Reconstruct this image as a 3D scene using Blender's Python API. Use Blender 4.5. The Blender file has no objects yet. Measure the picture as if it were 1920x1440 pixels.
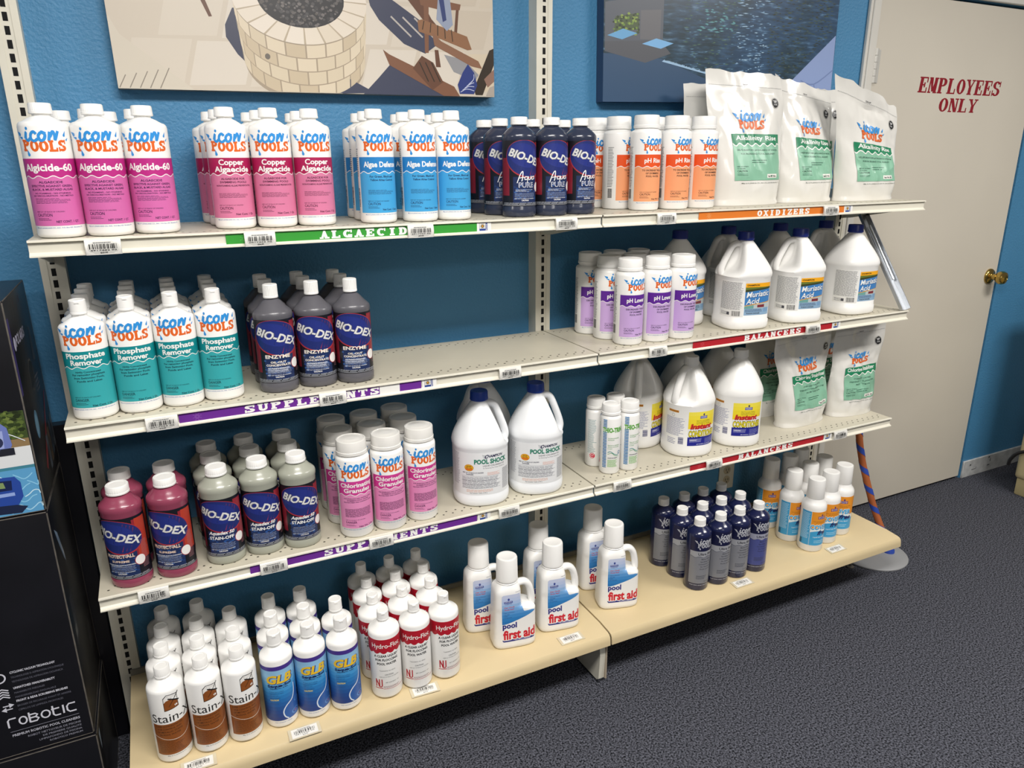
import bpy, bmesh, math, random
from math import sin, cos, pi, radians, sqrt, atan2
from mathutils import Matrix, Vector, noise
from mathutils.geometry import tessellate_polygon

SC = bpy.context.scene
COL = SC.collection
random.seed(7)
PI = pi

# ------------------------------------------------------------------ camera
cam_d = bpy.data.cameras.new('camera'); cam_d.sensor_width = 36.0
cam_d.lens = 1365.55 / 1920 * 36.0; cam_d.clip_start = 0.05
cam = bpy.data.objects.new('camera', cam_d); COL.objects.link(cam)
def _rot(rx, ry, rz):
    return (Matrix.Rotation(rz, 3, 'Z') @ Matrix.Rotation(rx, 3, 'X') @ Matrix.Rotation(ry, 3, 'Y'))
_R = _rot(-0.2997, 0.0065, -0.4555)
_m = Matrix((( _R[0][0], _R[0][2], -_R[0][1], 0.1968),
             ( _R[1][0], _R[1][2], -_R[1][1], -1.9227),
             ( _R[2][0], _R[2][2], -_R[2][1], 1.4678), (0, 0, 0, 1)))
cam.matrix_world = _m
SC.camera = cam

# ------------------------------------------------------------------ world, lights, exposure
w = bpy.data.worlds.new('world'); SC.world = w; w.use_nodes = True
bg = w.node_tree.nodes['Background']
bg.inputs[0].default_value = (1.0, 0.97, 0.93, 1); bg.inputs[1].default_value = 0.15
SC.view_settings.view_transform = 'Standard'; SC.view_settings.look = 'None'
SC.view_settings.gamma = 1.0; SC.view_settings.use_curve_mapping = False
SC.view_settings.exposure = 0.0
def area(name, loc, sx, sy, power, rot=(0, 0, 0), col=(1, .965, .92)):
    d = bpy.data.lights.new(name, 'AREA'); d.shape = 'RECTANGLE'; d.size = sx; d.size_y = sy
    d.energy = power; d.color = col
    o = bpy.data.objects.new(name, d); COL.objects.link(o); o.location = loc; o.rotation_euler = rot
    return o
area('ceiling_light', (0.55, -1.74, 2.62), 1.2, 0.5, 70)
area('ceiling_light', (3.00, -1.74, 2.62), 1.2, 0.5, 56)
area('ceiling_light', (-1.90, -1.74, 2.62), 1.2, 0.5, 29)
area('ceiling_light', (0.9, -4.3, 2.62), 1.2, 0.6, 40)

# ------------------------------------------------------------------ materials
def lin(c):
    c /= 255.0
    return c / 12.92 if c <= 0.04045 else ((c + 0.055) / 1.055) ** 2.4
def rgb(h):
    h = h.lstrip('#')
    return tuple(lin(int(h[i:i + 2], 16)) for i in (0, 2, 4)) + (1.0,)
_M = {}
def mat(name, hexc, rough=.45, metal=0.0, bump=0.0, bscale=200, coat=0.0, spec=.5, trans=0.0, alpha=1.0, vary=0.0, vscale=8):
    if name in _M: return _M[name]
    m = bpy.data.materials.new(name); m.use_nodes = True; nt = m.node_tree
    b = nt.nodes['Principled BSDF']
    b.inputs['Base Color'].default_value = rgb(hexc); b.inputs['Roughness'].default_value = rough
    b.inputs['Metallic'].default_value = metal; b.inputs['Coat Weight'].default_value = coat
    b.inputs['Specular IOR Level'].default_value = spec
    b.inputs['Transmission Weight'].default_value = trans; b.inputs['Alpha'].default_value = alpha
    if bump or vary:
        tc = nt.nodes.new('ShaderNodeTexCoord')
    if bump:
        n = nt.nodes.new('ShaderNodeTexNoise'); n.inputs['Scale'].default_value = bscale; n.inputs['Detail'].default_value = 3
        bp = nt.nodes.new('ShaderNodeBump'); bp.inputs['Strength'].default_value = bump; bp.inputs['Distance'].default_value = .004
        nt.links.new(tc.outputs['Object'], n.inputs['Vector']); nt.links.new(n.outputs['Fac'], bp.inputs['Height'])
        nt.links.new(bp.outputs['Normal'], b.inputs['Normal'])
    if vary:
        n2 = nt.nodes.new('ShaderNodeTexNoise'); n2.inputs['Scale'].default_value = vscale; n2.inputs['Detail'].default_value = 6
        r = nt.nodes.new('ShaderNodeValToRGB'); c = rgb(hexc)
        r.color_ramp.elements[0].position = .3; r.color_ramp.elements[1].position = .7
        r.color_ramp.elements[0].color = tuple(x * (1 - vary) for x in c[:3]) + (1,)
        r.color_ramp.elements[1].color = tuple(min(1, x * (1 + vary)) for x in c[:3]) + (1,)
        nt.links.new(tc.outputs['Object'], n2.inputs['Vector']); nt.links.new(n2.outputs['Fac'], r.inputs['Fac'])
        nt.links.new(r.outputs['Color'], b.inputs['Base Color'])
    _M[name] = m
    return m
def ink(h):
    return mat('print_' + h.strip('#'), h, rough=.38)

M_WALL = mat('blue_wall_paint', '#4583ad', rough=.55, bump=.55, bscale=130, vary=.05, vscale=3)
M_SHELF = mat('cream_enamel', '#dedacb', rough=.35, vary=.04, vscale=5)
M_DECK = mat('shaded_cream_enamel', '#c4beac', rough=.4, vary=.05, vscale=5)  # shelf cream darkened: weaker light on the flat deck tops put into the colour
M_POST = mat('cream_post_enamel', '#d9d5c6', rough=.4, vary=.06, vscale=9)
M_BASE = mat('aged_cream_enamel', '#d2bf97', rough=.4, vary=.05, vscale=4)
M_DARK = mat('slot_dark', '#0a0a0b', rough=.9)
M_HOLE = mat('hole_dark', '#3a352c', rough=.9)
M_DOOR = mat('door_paint', '#cfc8ba', rough=.42, vary=.03, vscale=2)
M_TRIM = mat('trim_paint', '#d3d0c8', rough=.45, vary=.04, vscale=6)
M_WHITE = mat('white_plastic', '#f1f0ed', rough=.32)
M_CAP = mat('white_cap_plastic', '#f1f0ed', rough=.42)
M_BRASS = mat('polished_brass', '#b99d58', rough=.2, metal=1.0)
M_STEEL = mat('galvanised_steel', '#b9bcc0', rough=.3, metal=.85)
M_BAG = mat('glossy_white_film', '#e2e0da', rough=.19, bump=.16, bscale=24, coat=.15)
M_BLUECAP = mat('navy_cap_plastic', '#1c2f86', rough=.35)

# ------------------------------------------------------------------ object helpers
def link_mesh(name, me, parent=None, loc=None, rz=0):
    o = bpy.data.objects.new(name, me); COL.objects.link(o)
    if parent: o.parent = parent
    if loc: o.location = loc
    if rz: o.rotation_euler = (0, 0, rz)
    return o
def thing(name, label, cat, loc=(0, 0, 0), rz=0, group=None):
    o = bpy.data.objects.new(name, None); o.empty_display_size = .05; COL.objects.link(o)
    o.location = loc; o.rotation_euler = (0, 0, rz)
    o['label'] = label; o['category'] = cat
    if group: o['group'] = group
    return o
def tag(o, label, cat, group=None):
    o['label'] = label; o['category'] = cat
    if group: o['group'] = group
    return o
def struct(o):
    o['kind'] = 'structure'; return o
def to_mesh(name, bm, mats, smooth=True, angle=40):
    bmesh.ops.recalc_face_normals(bm, faces=bm.faces[:])
    me = bpy.data.meshes.new(name); bm.to_mesh(me); bm.free()
    for m in (mats if isinstance(mats, (list, tuple)) else [mats]): me.materials.append(m)
    if smooth:
        me.polygons.foreach_set('use_smooth', [True] * len(me.polygons))
        me.set_sharp_from_angle(angle=radians(angle))
    return me
def box(bm, x0, y0, z0, x1, y1, z1, mi=0):
    v = [bm.verts.new(p) for p in ((x0, y0, z0), (x1, y0, z0), (x1, y1, z0), (x0, y1, z0), (x0, y0, z1), (x1, y0, z1), (x1, y1, z1), (x0, y1, z1))]
    for f in ((0, 3, 2, 1), (4, 5, 6, 7), (0, 1, 5, 4), (1, 2, 6, 5), (2, 3, 7, 6), (3, 0, 4, 7)):
        bm.faces.new([v[i] for i in f]).material_index = mi
    return v
def bevel_all(bm, w, seg=2):
    bmesh.ops.bevel(bm, geom=bm.edges[:], offset=w, segments=seg, profile=.6, affect='EDGES')
def loft(bm, rings, mi=0, cap0=True, cap1=True):
    R = [[bm.verts.new(p) for p in r] for r in rings]
    n = len(R[0])
    for a, b in zip(R, R[1:]):
        for i in range(n):
            bm.faces.new((a[i], a[(i + 1) % n], b[(i + 1) % n], b[i])).material_index = mi
    if cap0: bm.faces.new(R[0][::-1]).material_index = mi
    if cap1: bm.faces.new(R[-1]).material_index = mi
def lathe(bm, prof, seg=48, sq=1.0, mi=0, ribs=None, off=(0, 0)):
    rings = []
    for k, (r, z) in enumerate(prof):
        ring = []
        for i in range(seg):
            a = 2 * PI * i / seg
            rr = r - (.0006 if ribs and k in ribs and i % 2 else 0)
            ring.append((off[0] + rr * cos(a), off[1] + rr * sin(a) * sq, z))
        rings.append(ring)
    loft(bm, rings, mi)
def tube(bm, pts, rad, seg=12, mi=0, flat=1.0):
    P = [Vector(p) for p in pts]; rings = []
    up = None
    for i, p in enumerate(P):
        d = (P[min(i + 1, len(P) - 1)] - P[max(i - 1, 0)]).normalized()
        if up is None:
            up = Vector((0, 0, 1)) if abs(d.z) < .9 else Vector((0, 1, 0))
        s = d.cross(up).normalized(); u = s.cross(d).normalized(); up = u
        r = rad[i] if isinstance(rad, (list, tuple)) else rad
        rings.append([tuple(p + s * (r * flat * cos(2 * PI * k / seg)) + u * (r * sin(2 * PI * k / seg))) for k in range(seg)])
    loft(bm, rings, mi)
def smooth_path(pts, n=6):
    P = [Vector(p) for p in pts]; out = []
    for i in range(len(P) - 1):
        p0, p1, p2, p3 = P[max(i - 1, 0)], P[i], P[i + 1], P[min(i + 2, len(P) - 1)]
        for k in range(n):
            t = k / n
            out.append(.5 * ((2 * p1) + (p2 - p0) * t + (2 * p0 - 5 * p1 + 4 * p2 - p3) * t * t + (3 * p1 - p0 - 3 * p2 + p3) * t ** 3))
    out.append(P[-1]); return out

# ------------------------------------------------------------------ flat printed artwork, later wrapped on a surface
_TX = {}
def text_geo(s, bold, res):
    k = (s, bold, res)
    if k not in _TX:
        cu = bpy.data.curves.new('t', 'FONT'); cu.body = s; cu.size = 1; cu.resolution_u = res; cu.offset = bold
        ob = bpy.data.objects.new('t', cu); me = ob.to_mesh()
        V = [(v.co.x, v.co.y) for v in me.vertices]; F = [tuple(p.vertices) for p in me.polygons]
        ob.to_mesh_clear(); bpy.data.objects.remove(ob); bpy.data.curves.remove(cu)
        _TX[k] = (V, F)
    return _TX[k]
class Art:
    def __init__(s): s.I = []; s.mats = []
    def mi(s, col):
        m = ink(col) if isinstance(col, str) else col
        if m not in s.mats: s.mats.append(m)
        return s.mats.index(m)
    def add(s, V, F, col, ly):
        i = s.mi(col); xs = [p[0] for p in V]; ys = [p[1] for p in V]
        s.I.append((ly, len(s.I), V, F, i, min(xs), max(xs), min(ys), max(ys)))
    def rect(s, x0, y0, x1, y1, col, ly=0, step=None):
        if step is None: s.add([(x0, y0), (x1, y0), (x1, y1), (x0, y1)], [(0, 1, 2, 3)], col, ly); return
        n = max(1, int(math.ceil(abs(x1 - x0) / step))); V = []; F = []
        for i in range(n + 1):
            x = x0 + (x1 - x0) * i / n; V += [(x, y0), (x, y1)]
        for i in range(n): F.append((2 * i, 2 * i + 2, 2 * i + 3, 2 * i + 1))
        s.add(V, F, col, ly)
    def strip(s, x0, x1, lo, hi, col, ly=0, step=.003):
        n = max(1, int(math.ceil((x1 - x0) / step))); V = []; F = []
        for i in range(n + 1):
            x = x0 + (x1 - x0) * i / n; V += [(x, lo(x)), (x, hi(x))]
        for i in range(n): F.append((2 * i, 2 * i + 2, 2 * i + 3, 2 * i + 1))
        s.add(V, F, col, ly)
    def poly(s, P, col, ly=0):
        t = tessellate_polygon([[Vector((x, y, 0)) for x, y in P]])
        s.add(P, [tuple(f) for f in t], col, ly)
    def disc(s, cx, cy, rx, ry, col, ly=0, n=28, rot=0):
        P = []
        for i in range(n):
            a = 2 * PI * i / n; x, y = rx * cos(a), ry * sin(a)
            P.append((cx + x * cos(rot) - y * sin(rot), cy + x * sin(rot) + y * cos(rot)))
        s.add(P, [tuple(range(n))], col, ly)
    def arc(s, cx, cy, rx, ry, a0, a1, th, col, ly=0, n=20, thy=None, f=None):
        thy = th if thy is None else thy; V = []; F = []
        for i in range(n + 1):
            a = radians(a0 + (a1 - a0) * i / n)
            V += [(cx + (rx - th) * cos(a), cy + (ry - thy) * sin(a)), (cx + rx * cos(a), cy + ry * sin(a))]
        if f: V = [f(*p) for p in V]
        for i in range(n): F.append((2 * i, 2 * i + 2, 2 * i + 3, 2 * i + 1))
        s.add(V, F, col, ly)
    def stroke(s, pts, wd, col, ly=0, n=6, sm=True):
        P = smooth_path([(x, y, 0) for x, y in pts], n) if sm else [Vector((x, y, 0)) for x, y in pts]
        V = []; F = []
        for i, p in enumerate(P):
            d = (P[min(i + 1, len(P) - 1)] - P[max(i - 1, 0)]).normalized(); nx, ny = -d.y, d.x
            ww = (wd[0] + (wd[1] - wd[0]) * i / (len(P) - 1)) if isinstance(wd, tuple) else wd
            V += [(p.x + nx * ww / 2, p.y + ny * ww / 2), (p.x - nx * ww / 2, p.y - ny * ww / 2)]
        for i in range(len(P) - 1): F.append((2 * i, 2 * i + 1, 2 * i + 3, 2 * i + 2))
        s.add(V, F, col, ly)
    def text(s, t, x, y, h, col, ly=1, w=None, al='c', bold=.0, shear=0.0, rot=0.0, res=2):
        V, F = text_geo(t, bold, res)
        if not V: return
        x0 = min(v[0] for v in V); x1 = max(v[0] for v in V)
        sy = h / .73; sx = (w / (x1 - x0)) if w else sy
        L = (x1 - x0) * sx; ox = {'c': -L / 2, 'l': 0, 'r': -L}[al]
        o = []
        for a, b in V:
            px = (a - x0) * sx + ox; py = b * sy; px += py * shear
            o.append((x + px * cos(rot) - py * sin(rot), y + px * sin(rot) + py * cos(rot)))
        s.add(o, F, col, ly)
    def slab(s, t, x, y, h, w, col, ly=1, k=.30, hair=.2, sl=.16, shear=0.0, gap=.12, curve=None):
        """serif slab lettering, word of width w with cap height h, left end x, base line y"""
        n = len(t); cw = w / (n + (n - 1) * gap)
        for i, ch in enumerate(t):
            cx = x + i * cw * (1 + gap)
            def f(a, b, cx=cx):
                px = cx + a * cw; py = y + b * h
                if curve: py += curve(px)
                return (px + (py - y) * shear, py)
            s.glyph(ch, f, col, ly, k, hair, sl)
    def glyph(s, ch, f, col, ly, k, hr, q):
        R = lambda a, b, c, d: s.add([f(a, b), f(c, b), f(c, d), f(a, d)], [(0, 1, 2, 3)], col, ly)
        Q = lambda *p: s.add([f(*z) for z in p], [tuple(range(len(p)))], col, ly)
        A = lambda cx, cy, rx, ry, a0, a1: s.arc(cx, cy, rx, ry, a0, a1, k, col, ly, 14, q * 1.15, f)
        if ch == ' ': return
        if ch == 'I': R(.5 - k / 2, 0, .5 + k / 2, 1); R(.2, 0, .8, q); R(.2, 1 - q, .8, 1)
        elif ch in 'EFL':
            R(.1, 0, .1 + k, 1); R(0, 0, .95 if ch != 'F' else .55, q); R(0, 1 - q, .95 if ch != 'L' else .55, 1)
            if ch != 'F': R(.95 - hr * .8, 0, .95, .34)
            if ch != 'L': R(.95 - hr * .8, .66, .95, 1); R(.1, .5 - q / 2, .62, .5 + q / 2); R(.56, .34, .7, .66)
        elif ch == 'T': R(.5 - k / 2, 0, .5 + k / 2, 1); R(.25, 0, .75, q); R(0, 1 - q, 1, 1); R(0, .64, hr * .8, 1); R(1 - hr * .8, .64, 1, 1)
        elif ch in 'PRB':
            R(.08, 0, .08 + k, 1); R(0, 0, .55 if ch != 'B' else .6, q); R(0, 1 - q, .55, 1)
            A(.5, .73, .46, .27, -90, 90); R(.3, 1 - q, .52, 1); R(.3, .46, .52, .46 + q)
            if ch == 'B': A(.52, .27, .48, .27, -90, 90); R(.3, 0, .55, q)
            if ch == 'R': Q((.42, .48), (.42 + k, .5), (1, q), (1, 0), (.62, 0))
        elif ch == 'D': R(.08, 0, .08 + k, 1); R(0, 0, .5, q); R(0, 1 - q, .5, 1); A(.45, .5, .52, .5, -90, 90)
        elif ch == 'O': A(.5, .5, .5, .5, 0, 360)
        elif ch in 'CG':
            A(.5, .5, .5, .5, 45, 315); R(.98 - hr * .7, .62, .98, 1)
            if ch == 'G': R(.62 + .0, 0, .98, .42); R(.5, .42 - q, 1, .42)
        elif ch == 'S':
            A(.5, .73, .46, .27, 20, 270); A(.5, .27, .48, .27, -160, 90); R(.96 - hr * .7, .62, .96, 1); R(.03, 0, .03 + hr * .7, .38)
        elif ch == 'U': R(.08, .3, .08 + k, 1); R(.92 - hr, .3, .92, 1); A(.5, .33, .42, .33, 180, 360); R(0, 1 - q, .5, 1); R(.62, 1 - q, 1, 1)
        elif ch == 'A':
            Q((.1, 0), (.1 + hr, 0), (.56, 1), (.4, 1)); Q((.85 - k, 0), (.9, 0), (.6, 1), (.4, 1)); R(.25, .24, .7, .24 + q)
            R(-.02, 0, .4, q); R(.52, 0, 1.02, q)
        elif ch == 'N': R(.08, 0, .08 + hr, 1); R(.92 - hr, 0, .92, 1); Q((.06, 1), (.06 + k, 1), (.92, 0), (.92 - k, 0)); R(0, 0, .4, q); R(.6, 1 - q, 1, 1); R(0, 1 - q, .3, 1)
        elif ch == 'M':
            R(.06, 0, .06 + hr, 1); R(.94 - k, 0, .94, 1); Q((.06, 1), (.06 + k, 1), (.58, .1), (.42, .1)); Q((.94, 1), (.94 - k * .7, 1), (.44, .1), (.58, .1))
            R(-.02, 0, .34, q); R(.6, 0, 1.02, q); R(0, 1 - q, .3, 1); R(.7, 1 - q, 1.02, 1)
        elif ch == 'X': Q((.05, 1), (.05 + k, 1), (.98, 0), (.98 - k, 0)); Q((.95, 1), (.95 - hr, 1), (.05, 0), (.05 + hr, 0)); R(0, 0, .38, q); R(.58, 0, 1, q); R(0, 1 - q, .42, 1); R(.62, 1 - q, 1, 1)
        elif ch == 'Z': R(.02, 0, .98, q); R(.02, 1 - q, .98, 1); Q((.02, q * .6), (.02 + k, q * .6), (.98, 1 - q * .6), (.98 - k, 1 - q * .6)); R(.02, .64, .02 + hr * .7, 1); R(.98 - hr * .7, 0, .98, .36)
        elif ch == 'Y': Q((.02, 1), (.02 + k, 1), (.6, .42), (.42, .42)); Q((.98, 1), (.98 - hr, 1), (.45, .42), (.62, .42)); R(.5 - k / 2, 0, .5 + k / 2, .48); R(.25, 0, .75, q); R(-.04, 1 - q, .42, 1); R(.62, 1 - q, 1.04, 1)
    def lines(s, x0, x1, y0, y1, n, col, ly=1, fill=.5, seed=1, ragged=.25):
        rr = random.Random(seed); p = (y1 - y0) / n
        for i in range(n):
            y = y1 - p * (i + 1); e = x1 - (x1 - x0) * ragged * rr.random(); x = x0
            while x < e - .0005:
                wl = min(e - x, (x1 - x0) * (.05 + .12 * rr.random()))
                s.rect(x, y, x + wl * .88, y + p * fill, col, ly); x += wl
    def barcode(s, x0, x1, y0, y1, col='#1a1a1c', ly=2, seed=3, vert=True, n=22):
        rr = random.Random(seed); ws = [rr.choice((1, 1, 2, 3)) for _ in range(2 * n)]; T = sum(ws); c = 0
        for i, wd in enumerate(ws):
            if i % 2 == 0:
                if vert: s.rect(x0 + (x1 - x0) * c / T, y0, x0 + (x1 - x0) * (c + wd) / T, y1, col, ly)
                else: s.rect(x0, y0 + (y1 - y0) * c / T, x1, y0 + (y1 - y0) * (c + wd) / T, col, ly)
            c += wd
    def build(s, name, f, maxlen=.006, base=.00025, step=.00006):
        bm = bmesh.new(); done = []
        for ly, sq, V, F, i, x0, x1, y0, y1 in sorted(s.I, key=lambda q: (q[0], q[1])):
            lv = 0                                       # printed layers stack only where they overlap
            for q in done:
                if q[4] >= lv and q[0] < x1 and q[1] > x0 and q[2] < y1 and q[3] > y0: lv = q[4] + 1
            done.append((x0, x1, y0, y1, lv))
            vs = [bm.verts.new((a, b, lv)) for a, b in V]
            for fc in F:
                try: bm.faces.new([vs[j] for j in fc]).material_index = i
                except ValueError: pass
        bmesh.ops.triangulate(bm, faces=[p for p in bm.faces if len(p.verts) > 4])
        for _ in range(5):
            e = [e for e in bm.edges if e.calc_length() > maxlen]
            if not e: break
            bmesh.ops.subdivide_edges(bm, edges=e, cuts=1)
        bmesh.ops.triangulate(bm, faces=[p for p in bm.faces if len(p.verts) > 4])
        for v in bm.verts: v.co = f(v.co.x, v.co.y, base + step * v.co.z)
        me = bpy.data.meshes.new(name); bm.to_mesh(me); bm.free()
        for m in s.mats: me.materials.append(m)
        return me
def cyl(R, sq=1.0):
    def f(s, t, o):
        a = s / R; return ((R + o) * sin(a), -(R * sq + o) * cos(a), t)
    return f
def superpath(a, b, n):
    """arc-length parametrised closed superellipse; s = 0 at the front (-y)"""
    P = []; N = 720
    for i in range(N + 1):
        th = -PI / 2 + 2 * PI * i / N; c, s_ = cos(th), sin(th)
        r = 1 / ((abs(c) ** n + abs(s_) ** n) ** (1 / n)); P.append(Vector((a * r * c, b * r * s_)))
    S = [0]
    for u, v in zip(P, P[1:]): S.append(S[-1] + (v - u).length)
    T = S[-1]
    def f(s, t, o):
        s = s % T; lo, hi = 0, N
        while hi - lo > 1:
            m = (lo + hi) // 2
            if S[m] <= s: lo = m
            else: hi = m
        k = (s - S[lo]) / max(1e-9, S[hi] - S[lo]); p = P[lo].lerp(P[hi], k); d = (P[hi] - P[lo]).normalized()
        return (p.x + d.y * o, p.y - d.x * o, t)
    return f

# ------------------------------------------------------------------ logos
def icon_logo(A, cx, t, w, c1='#2f8fd8', c2='#df6420', ly=2, sh='#1d64b8', yb=.245):
    """'icon' in script above 'POOLS' in slab capitals with splashes"""
    u = w; x0 = cx - u * .5
    A.slab('POOLS', x0 + .02 * u, t, .25 * u, u * .96, c2, ly, k=.34, hair=.24, sl=.19, gap=.02, curve=lambda x: -.02 * u * cos((x - cx) / u * 3))
    def st(pts, wd=.060, l=ly + 1): A.stroke([(x0 + a * u, t + b * u) for a, b in pts], wd * u, c1, l)
    st([(.13, yb + .03), (.17, yb + .16), (.15, yb + .03), (.19, yb - .02), (.25, yb + .03)])
    A.disc(x0 + .19 * u, t + (yb + .24) * u, .03 * u, .035 * u, c1, ly + 1, 12)
    st([(.39, yb + .12), (.34, yb + .17), (.28, yb + .12), (.27, yb + .02), (.33, yb - .03), (.41, yb + .02)])
    st([(.49, yb + .16), (.43, yb + .08), (.46, yb - .02), (.53, yb + .01), (.56, yb + .11), (.5, yb + .17), (.58, yb + .13)])
    st([(.62, yb - .02), (.66, yb + .17), (.65, yb + .06), (.72, yb + .18), (.75, yb + .1), (.75, yb + .0), (.83, yb + .19)])
    def drop(x, y, ang, L, wd):
        P = []; L *= 1.25; wd *= 1.45
        for i in range(12):
            a = 2 * PI * i / 12; r = wd * (1 if cos(a) < 0 else 1 - .25 * cos(a)); px = (L if cos(a) > 0 else wd) * cos(a); py = wd * sin(a) * (1 - max(0, cos(a)) * .8)
            P.append((x0 + x * u + (px * cos(ang) - py * sin(ang)) * u, t + y * u + (px * sin(ang) + py * cos(ang)) * u))
        A.poly(P, c1, ly)
    drop(-.05, .36, radians(150), .11, .03); drop(.02, .28, radians(165), .08, .02)
    drop(.97, .34, radians(65), .09, .02); drop(1.02, .24, radians(45), .06, .014); drop(.15, -.08, radians(100), .09, .025)

WHITE = '#efeeea'
def icon_label(A, title, dark, lite, s0, s1, b=.0225, wv=.108, top=.140, fine=True, subs=(), caution='CAUTION', net='Net Cont. 1 Quart', tw=.072, inkc='#26303c',
               logo_t=.153, logo_w=.078, dense=False, logo_s=0, titsz=.0105):
    wave = lambda x: wv + .0022 * sin(x * 2 * PI / .0235)
    A.strip(s0, s1, lambda x: b, lambda x: wave(x), lite, 0)
    A.strip(s0, s1, lambda x: wave(x) + .0008, lambda x: top, dark, 0)
    A.strip(s0, s1, lambda x: wave(x) - .0006, lambda x: wave(x) + .0010, WHITE, 1)
    icon_logo(A, logo_s, logo_t, logo_w)
    if isinstance(title, str): title = (title,)
    n = len(title); ch = titsz if n == 1 else .0108
    y = (top + wv) / 2 - ch / 2 + .0012 + (n - 1) * .0066
    for i, tl in enumerate(title):
        A.text(tl, 0, y - i * .0134, ch, WHITE, 2, w=(tw if n == 1 else min(tw, .0084 * len(tl))), bold=.03, res=3)
    y = wv - .0105
    for tx, wd, hh in subs:
        A.text(tx, 0, y, hh * 1.12, inkc, 2, w=wd * 1.08, bold=.03); y -= hh * 1.8
    if fine and not dense: A.lines(-.032, .028, .0625, .0725, 5, inkc, 2, .35, 5, .5)
    if dense: A.lines(-.034, .034, .056, .078, 12, inkc, 2, .5, 9, .04)
    A.text('KEEP OUT OF REACH OF CHILDREN', -.034, .0465, .0024, inkc, 2, w=.048, al='l', bold=.01)
    A.text(caution, -.034, .0393, .0056, inkc, 2, w=.0275, al='l', bold=.02)
    A.lines(-.034, -.006, .0325, .0378, 2, inkc, 2, .35, 6, .3)
    A.text(net, .037, .0278, .0042, inkc, 2, w=.039, al='r', bold=.03)
    A.text('Mfg. by N. JONAS AND CO., INC.  P.O. Box 425  Bensalem, PA', 0, b - .0045, .002, '#4a74b0', 1, w=.085, bold=.01)

# ------------------------------------------------------------------ setting: wall, floor, door, trim
bm = bmesh.new()
X0, X1, Z1 = -2.2, 5.2, 2.75
dx0, dx1, dz1 = 2.545, 3.512, 2.018
for a in ((X0, 0, dx0, Z1), (dx1, 0, X1, Z1), (dx0, dz1, dx1, Z1)):
    box(bm, a[0], 0, a[1], a[2], .1, a[3])
struct(link_mesh('wall_back', to_mesh('wall_back', bm, M_WALL, False)))
bm = bmesh.new(); box(bm, X0, -5.2, -.05, X1, .1, 0)
me = to_mesh('floor', bm, mat('carpet', '#4c4f58', rough=.95), False)
m = _M['carpet']; nt = m.node_tree; b = nt.nodes['Principled BSDF']
tc = nt.nodes.new('ShaderNodeTexCoord'); n1 = nt.nodes.new('ShaderNodeTexNoise'); n1.inputs['Scale'].default_value = 210; n1.inputs['Detail'].default_value = 2.5
r1 = nt.nodes.new('ShaderNodeValToRGB'); r1.color_ramp.elements[0].position = .36; r1.color_ramp.elements[1].position = .70
r1.color_ramp.elements[0].color = rgb('#0f1116'); r1.color_ramp.elements[1].color = rgb('#6b6d78')
bp = nt.nodes.new('ShaderNodeBump'); bp.inputs['Strength'].default_value = .8; bp.inputs['Distance'].default_value = .006
nt.links.new(tc.outputs['Object'], n1.inputs['Vector']); nt.links.new(n1.outputs['Fac'], r1.inputs['Fac'])
nt.links.new(r1.outputs['Color'], b.inputs['Base Color']); nt.links.new(n1.outputs['Fac'], bp.inputs['Height']); nt.links.new(bp.outputs['Normal'], b.inputs['Normal'])
b.inputs['Specular IOR Level'].default_value = .15
struct(link_mesh('floor', me))
# door leaf, flush in the wall, with hinge, knob and lettering
bm = bmesh.new(); box(bm, 2.556, .002, .012, 3.503, .046, 2.008); bevel_all(bm, .002, 1)
door = struct(link_mesh('door_1', to_mesh('door', bm, M_DOOR, True)))
A = Art()
A.slab('EMPLOYEES', 2.810, 1.693, .054, .484, '#8c1424', 1, k=.33, hair=.14, sl=.085, shear=.12, gap=.10)
A.slab('ONLY', 2.940, 1.629, .049, .226, '#8c1424', 1, k=.32, hair=.14, sl=.085, shear=.12, gap=.10)
L = link_mesh('door_lettering', A.build('door_lettering', lambda s, t, o: (s, .0018 - o, t), .1), door); L['label'] = 'dark red slanted letters reading EMPLOYEES ONLY'
bm = bmesh.new()
for k in range(5): lathe(bm, [(.0085, 1.715 + k * .0225), (.0085, 1.7365 + k * .0225)], 16, off=(2.5545, -.006))
box(bm, 2.552, -.0015, 1.717, 2.585, .003, 1.825)
h = link_mesh('hinge', to_mesh('hinge', bm, mat('hinge_steel', '#cfcdc6', rough=.35, metal=.3)), door)
def turned(bm, prof, c, seg=28):          # lathe about the y axis, towards the viewer
    rings = []
    for r, y in prof: rings.append([(c[0] + r * cos(2 * PI * i / seg), y, c[1] + r * sin(2 * PI * i / seg)) for i in range(seg)])
    loft(bm, rings)
bm = bmesh.new()
turned(bm, [(.033, .002), (.033, -.003), (.029, -.008), (.016, -.011), (.013, -.014), (.013, -.032), (.022, -.036), (.0275, -.046), (.0285, -.056), (.024, -.066), (.012, -.071), (.011, -.069)], (3.452, .968))
h = link_mesh('door_knob', to_mesh('door_knob', bm, M_BRASS), door); h['label'] = 'polished brass round door knob'
bm = bmesh.new()
box(bm, 2.493, -.014, 0, 2.545, 0, 2.07); box(bm, 2.503, -.02, 0, 2.53, -.01, 2.06)
bevel_all(bm, .003, 1)
struct(link_mesh('trim_1', to_mesh('trim', bm, M_TRIM)))
bm = bmesh.new(); box(bm, 2.5455, -.014, 2.018, 3.53, .0, 2.07); bevel_all(bm, .003, 1)
struct(link_mesh('trim_2', to_mesh('trim', bm, M_TRIM)))
bm = bmesh.new(); box(bm, 2.5455, .048, 0.001, 3.5115, .1, 2.017)
struct(link_mesh('trim_3', to_mesh('trim', bm, M_DARK, False)))
bm = bmesh.new(); box(bm, 3.515, -.009, 0, 5.2, 0, .085); bevel_all(bm, .002, 1)
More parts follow.
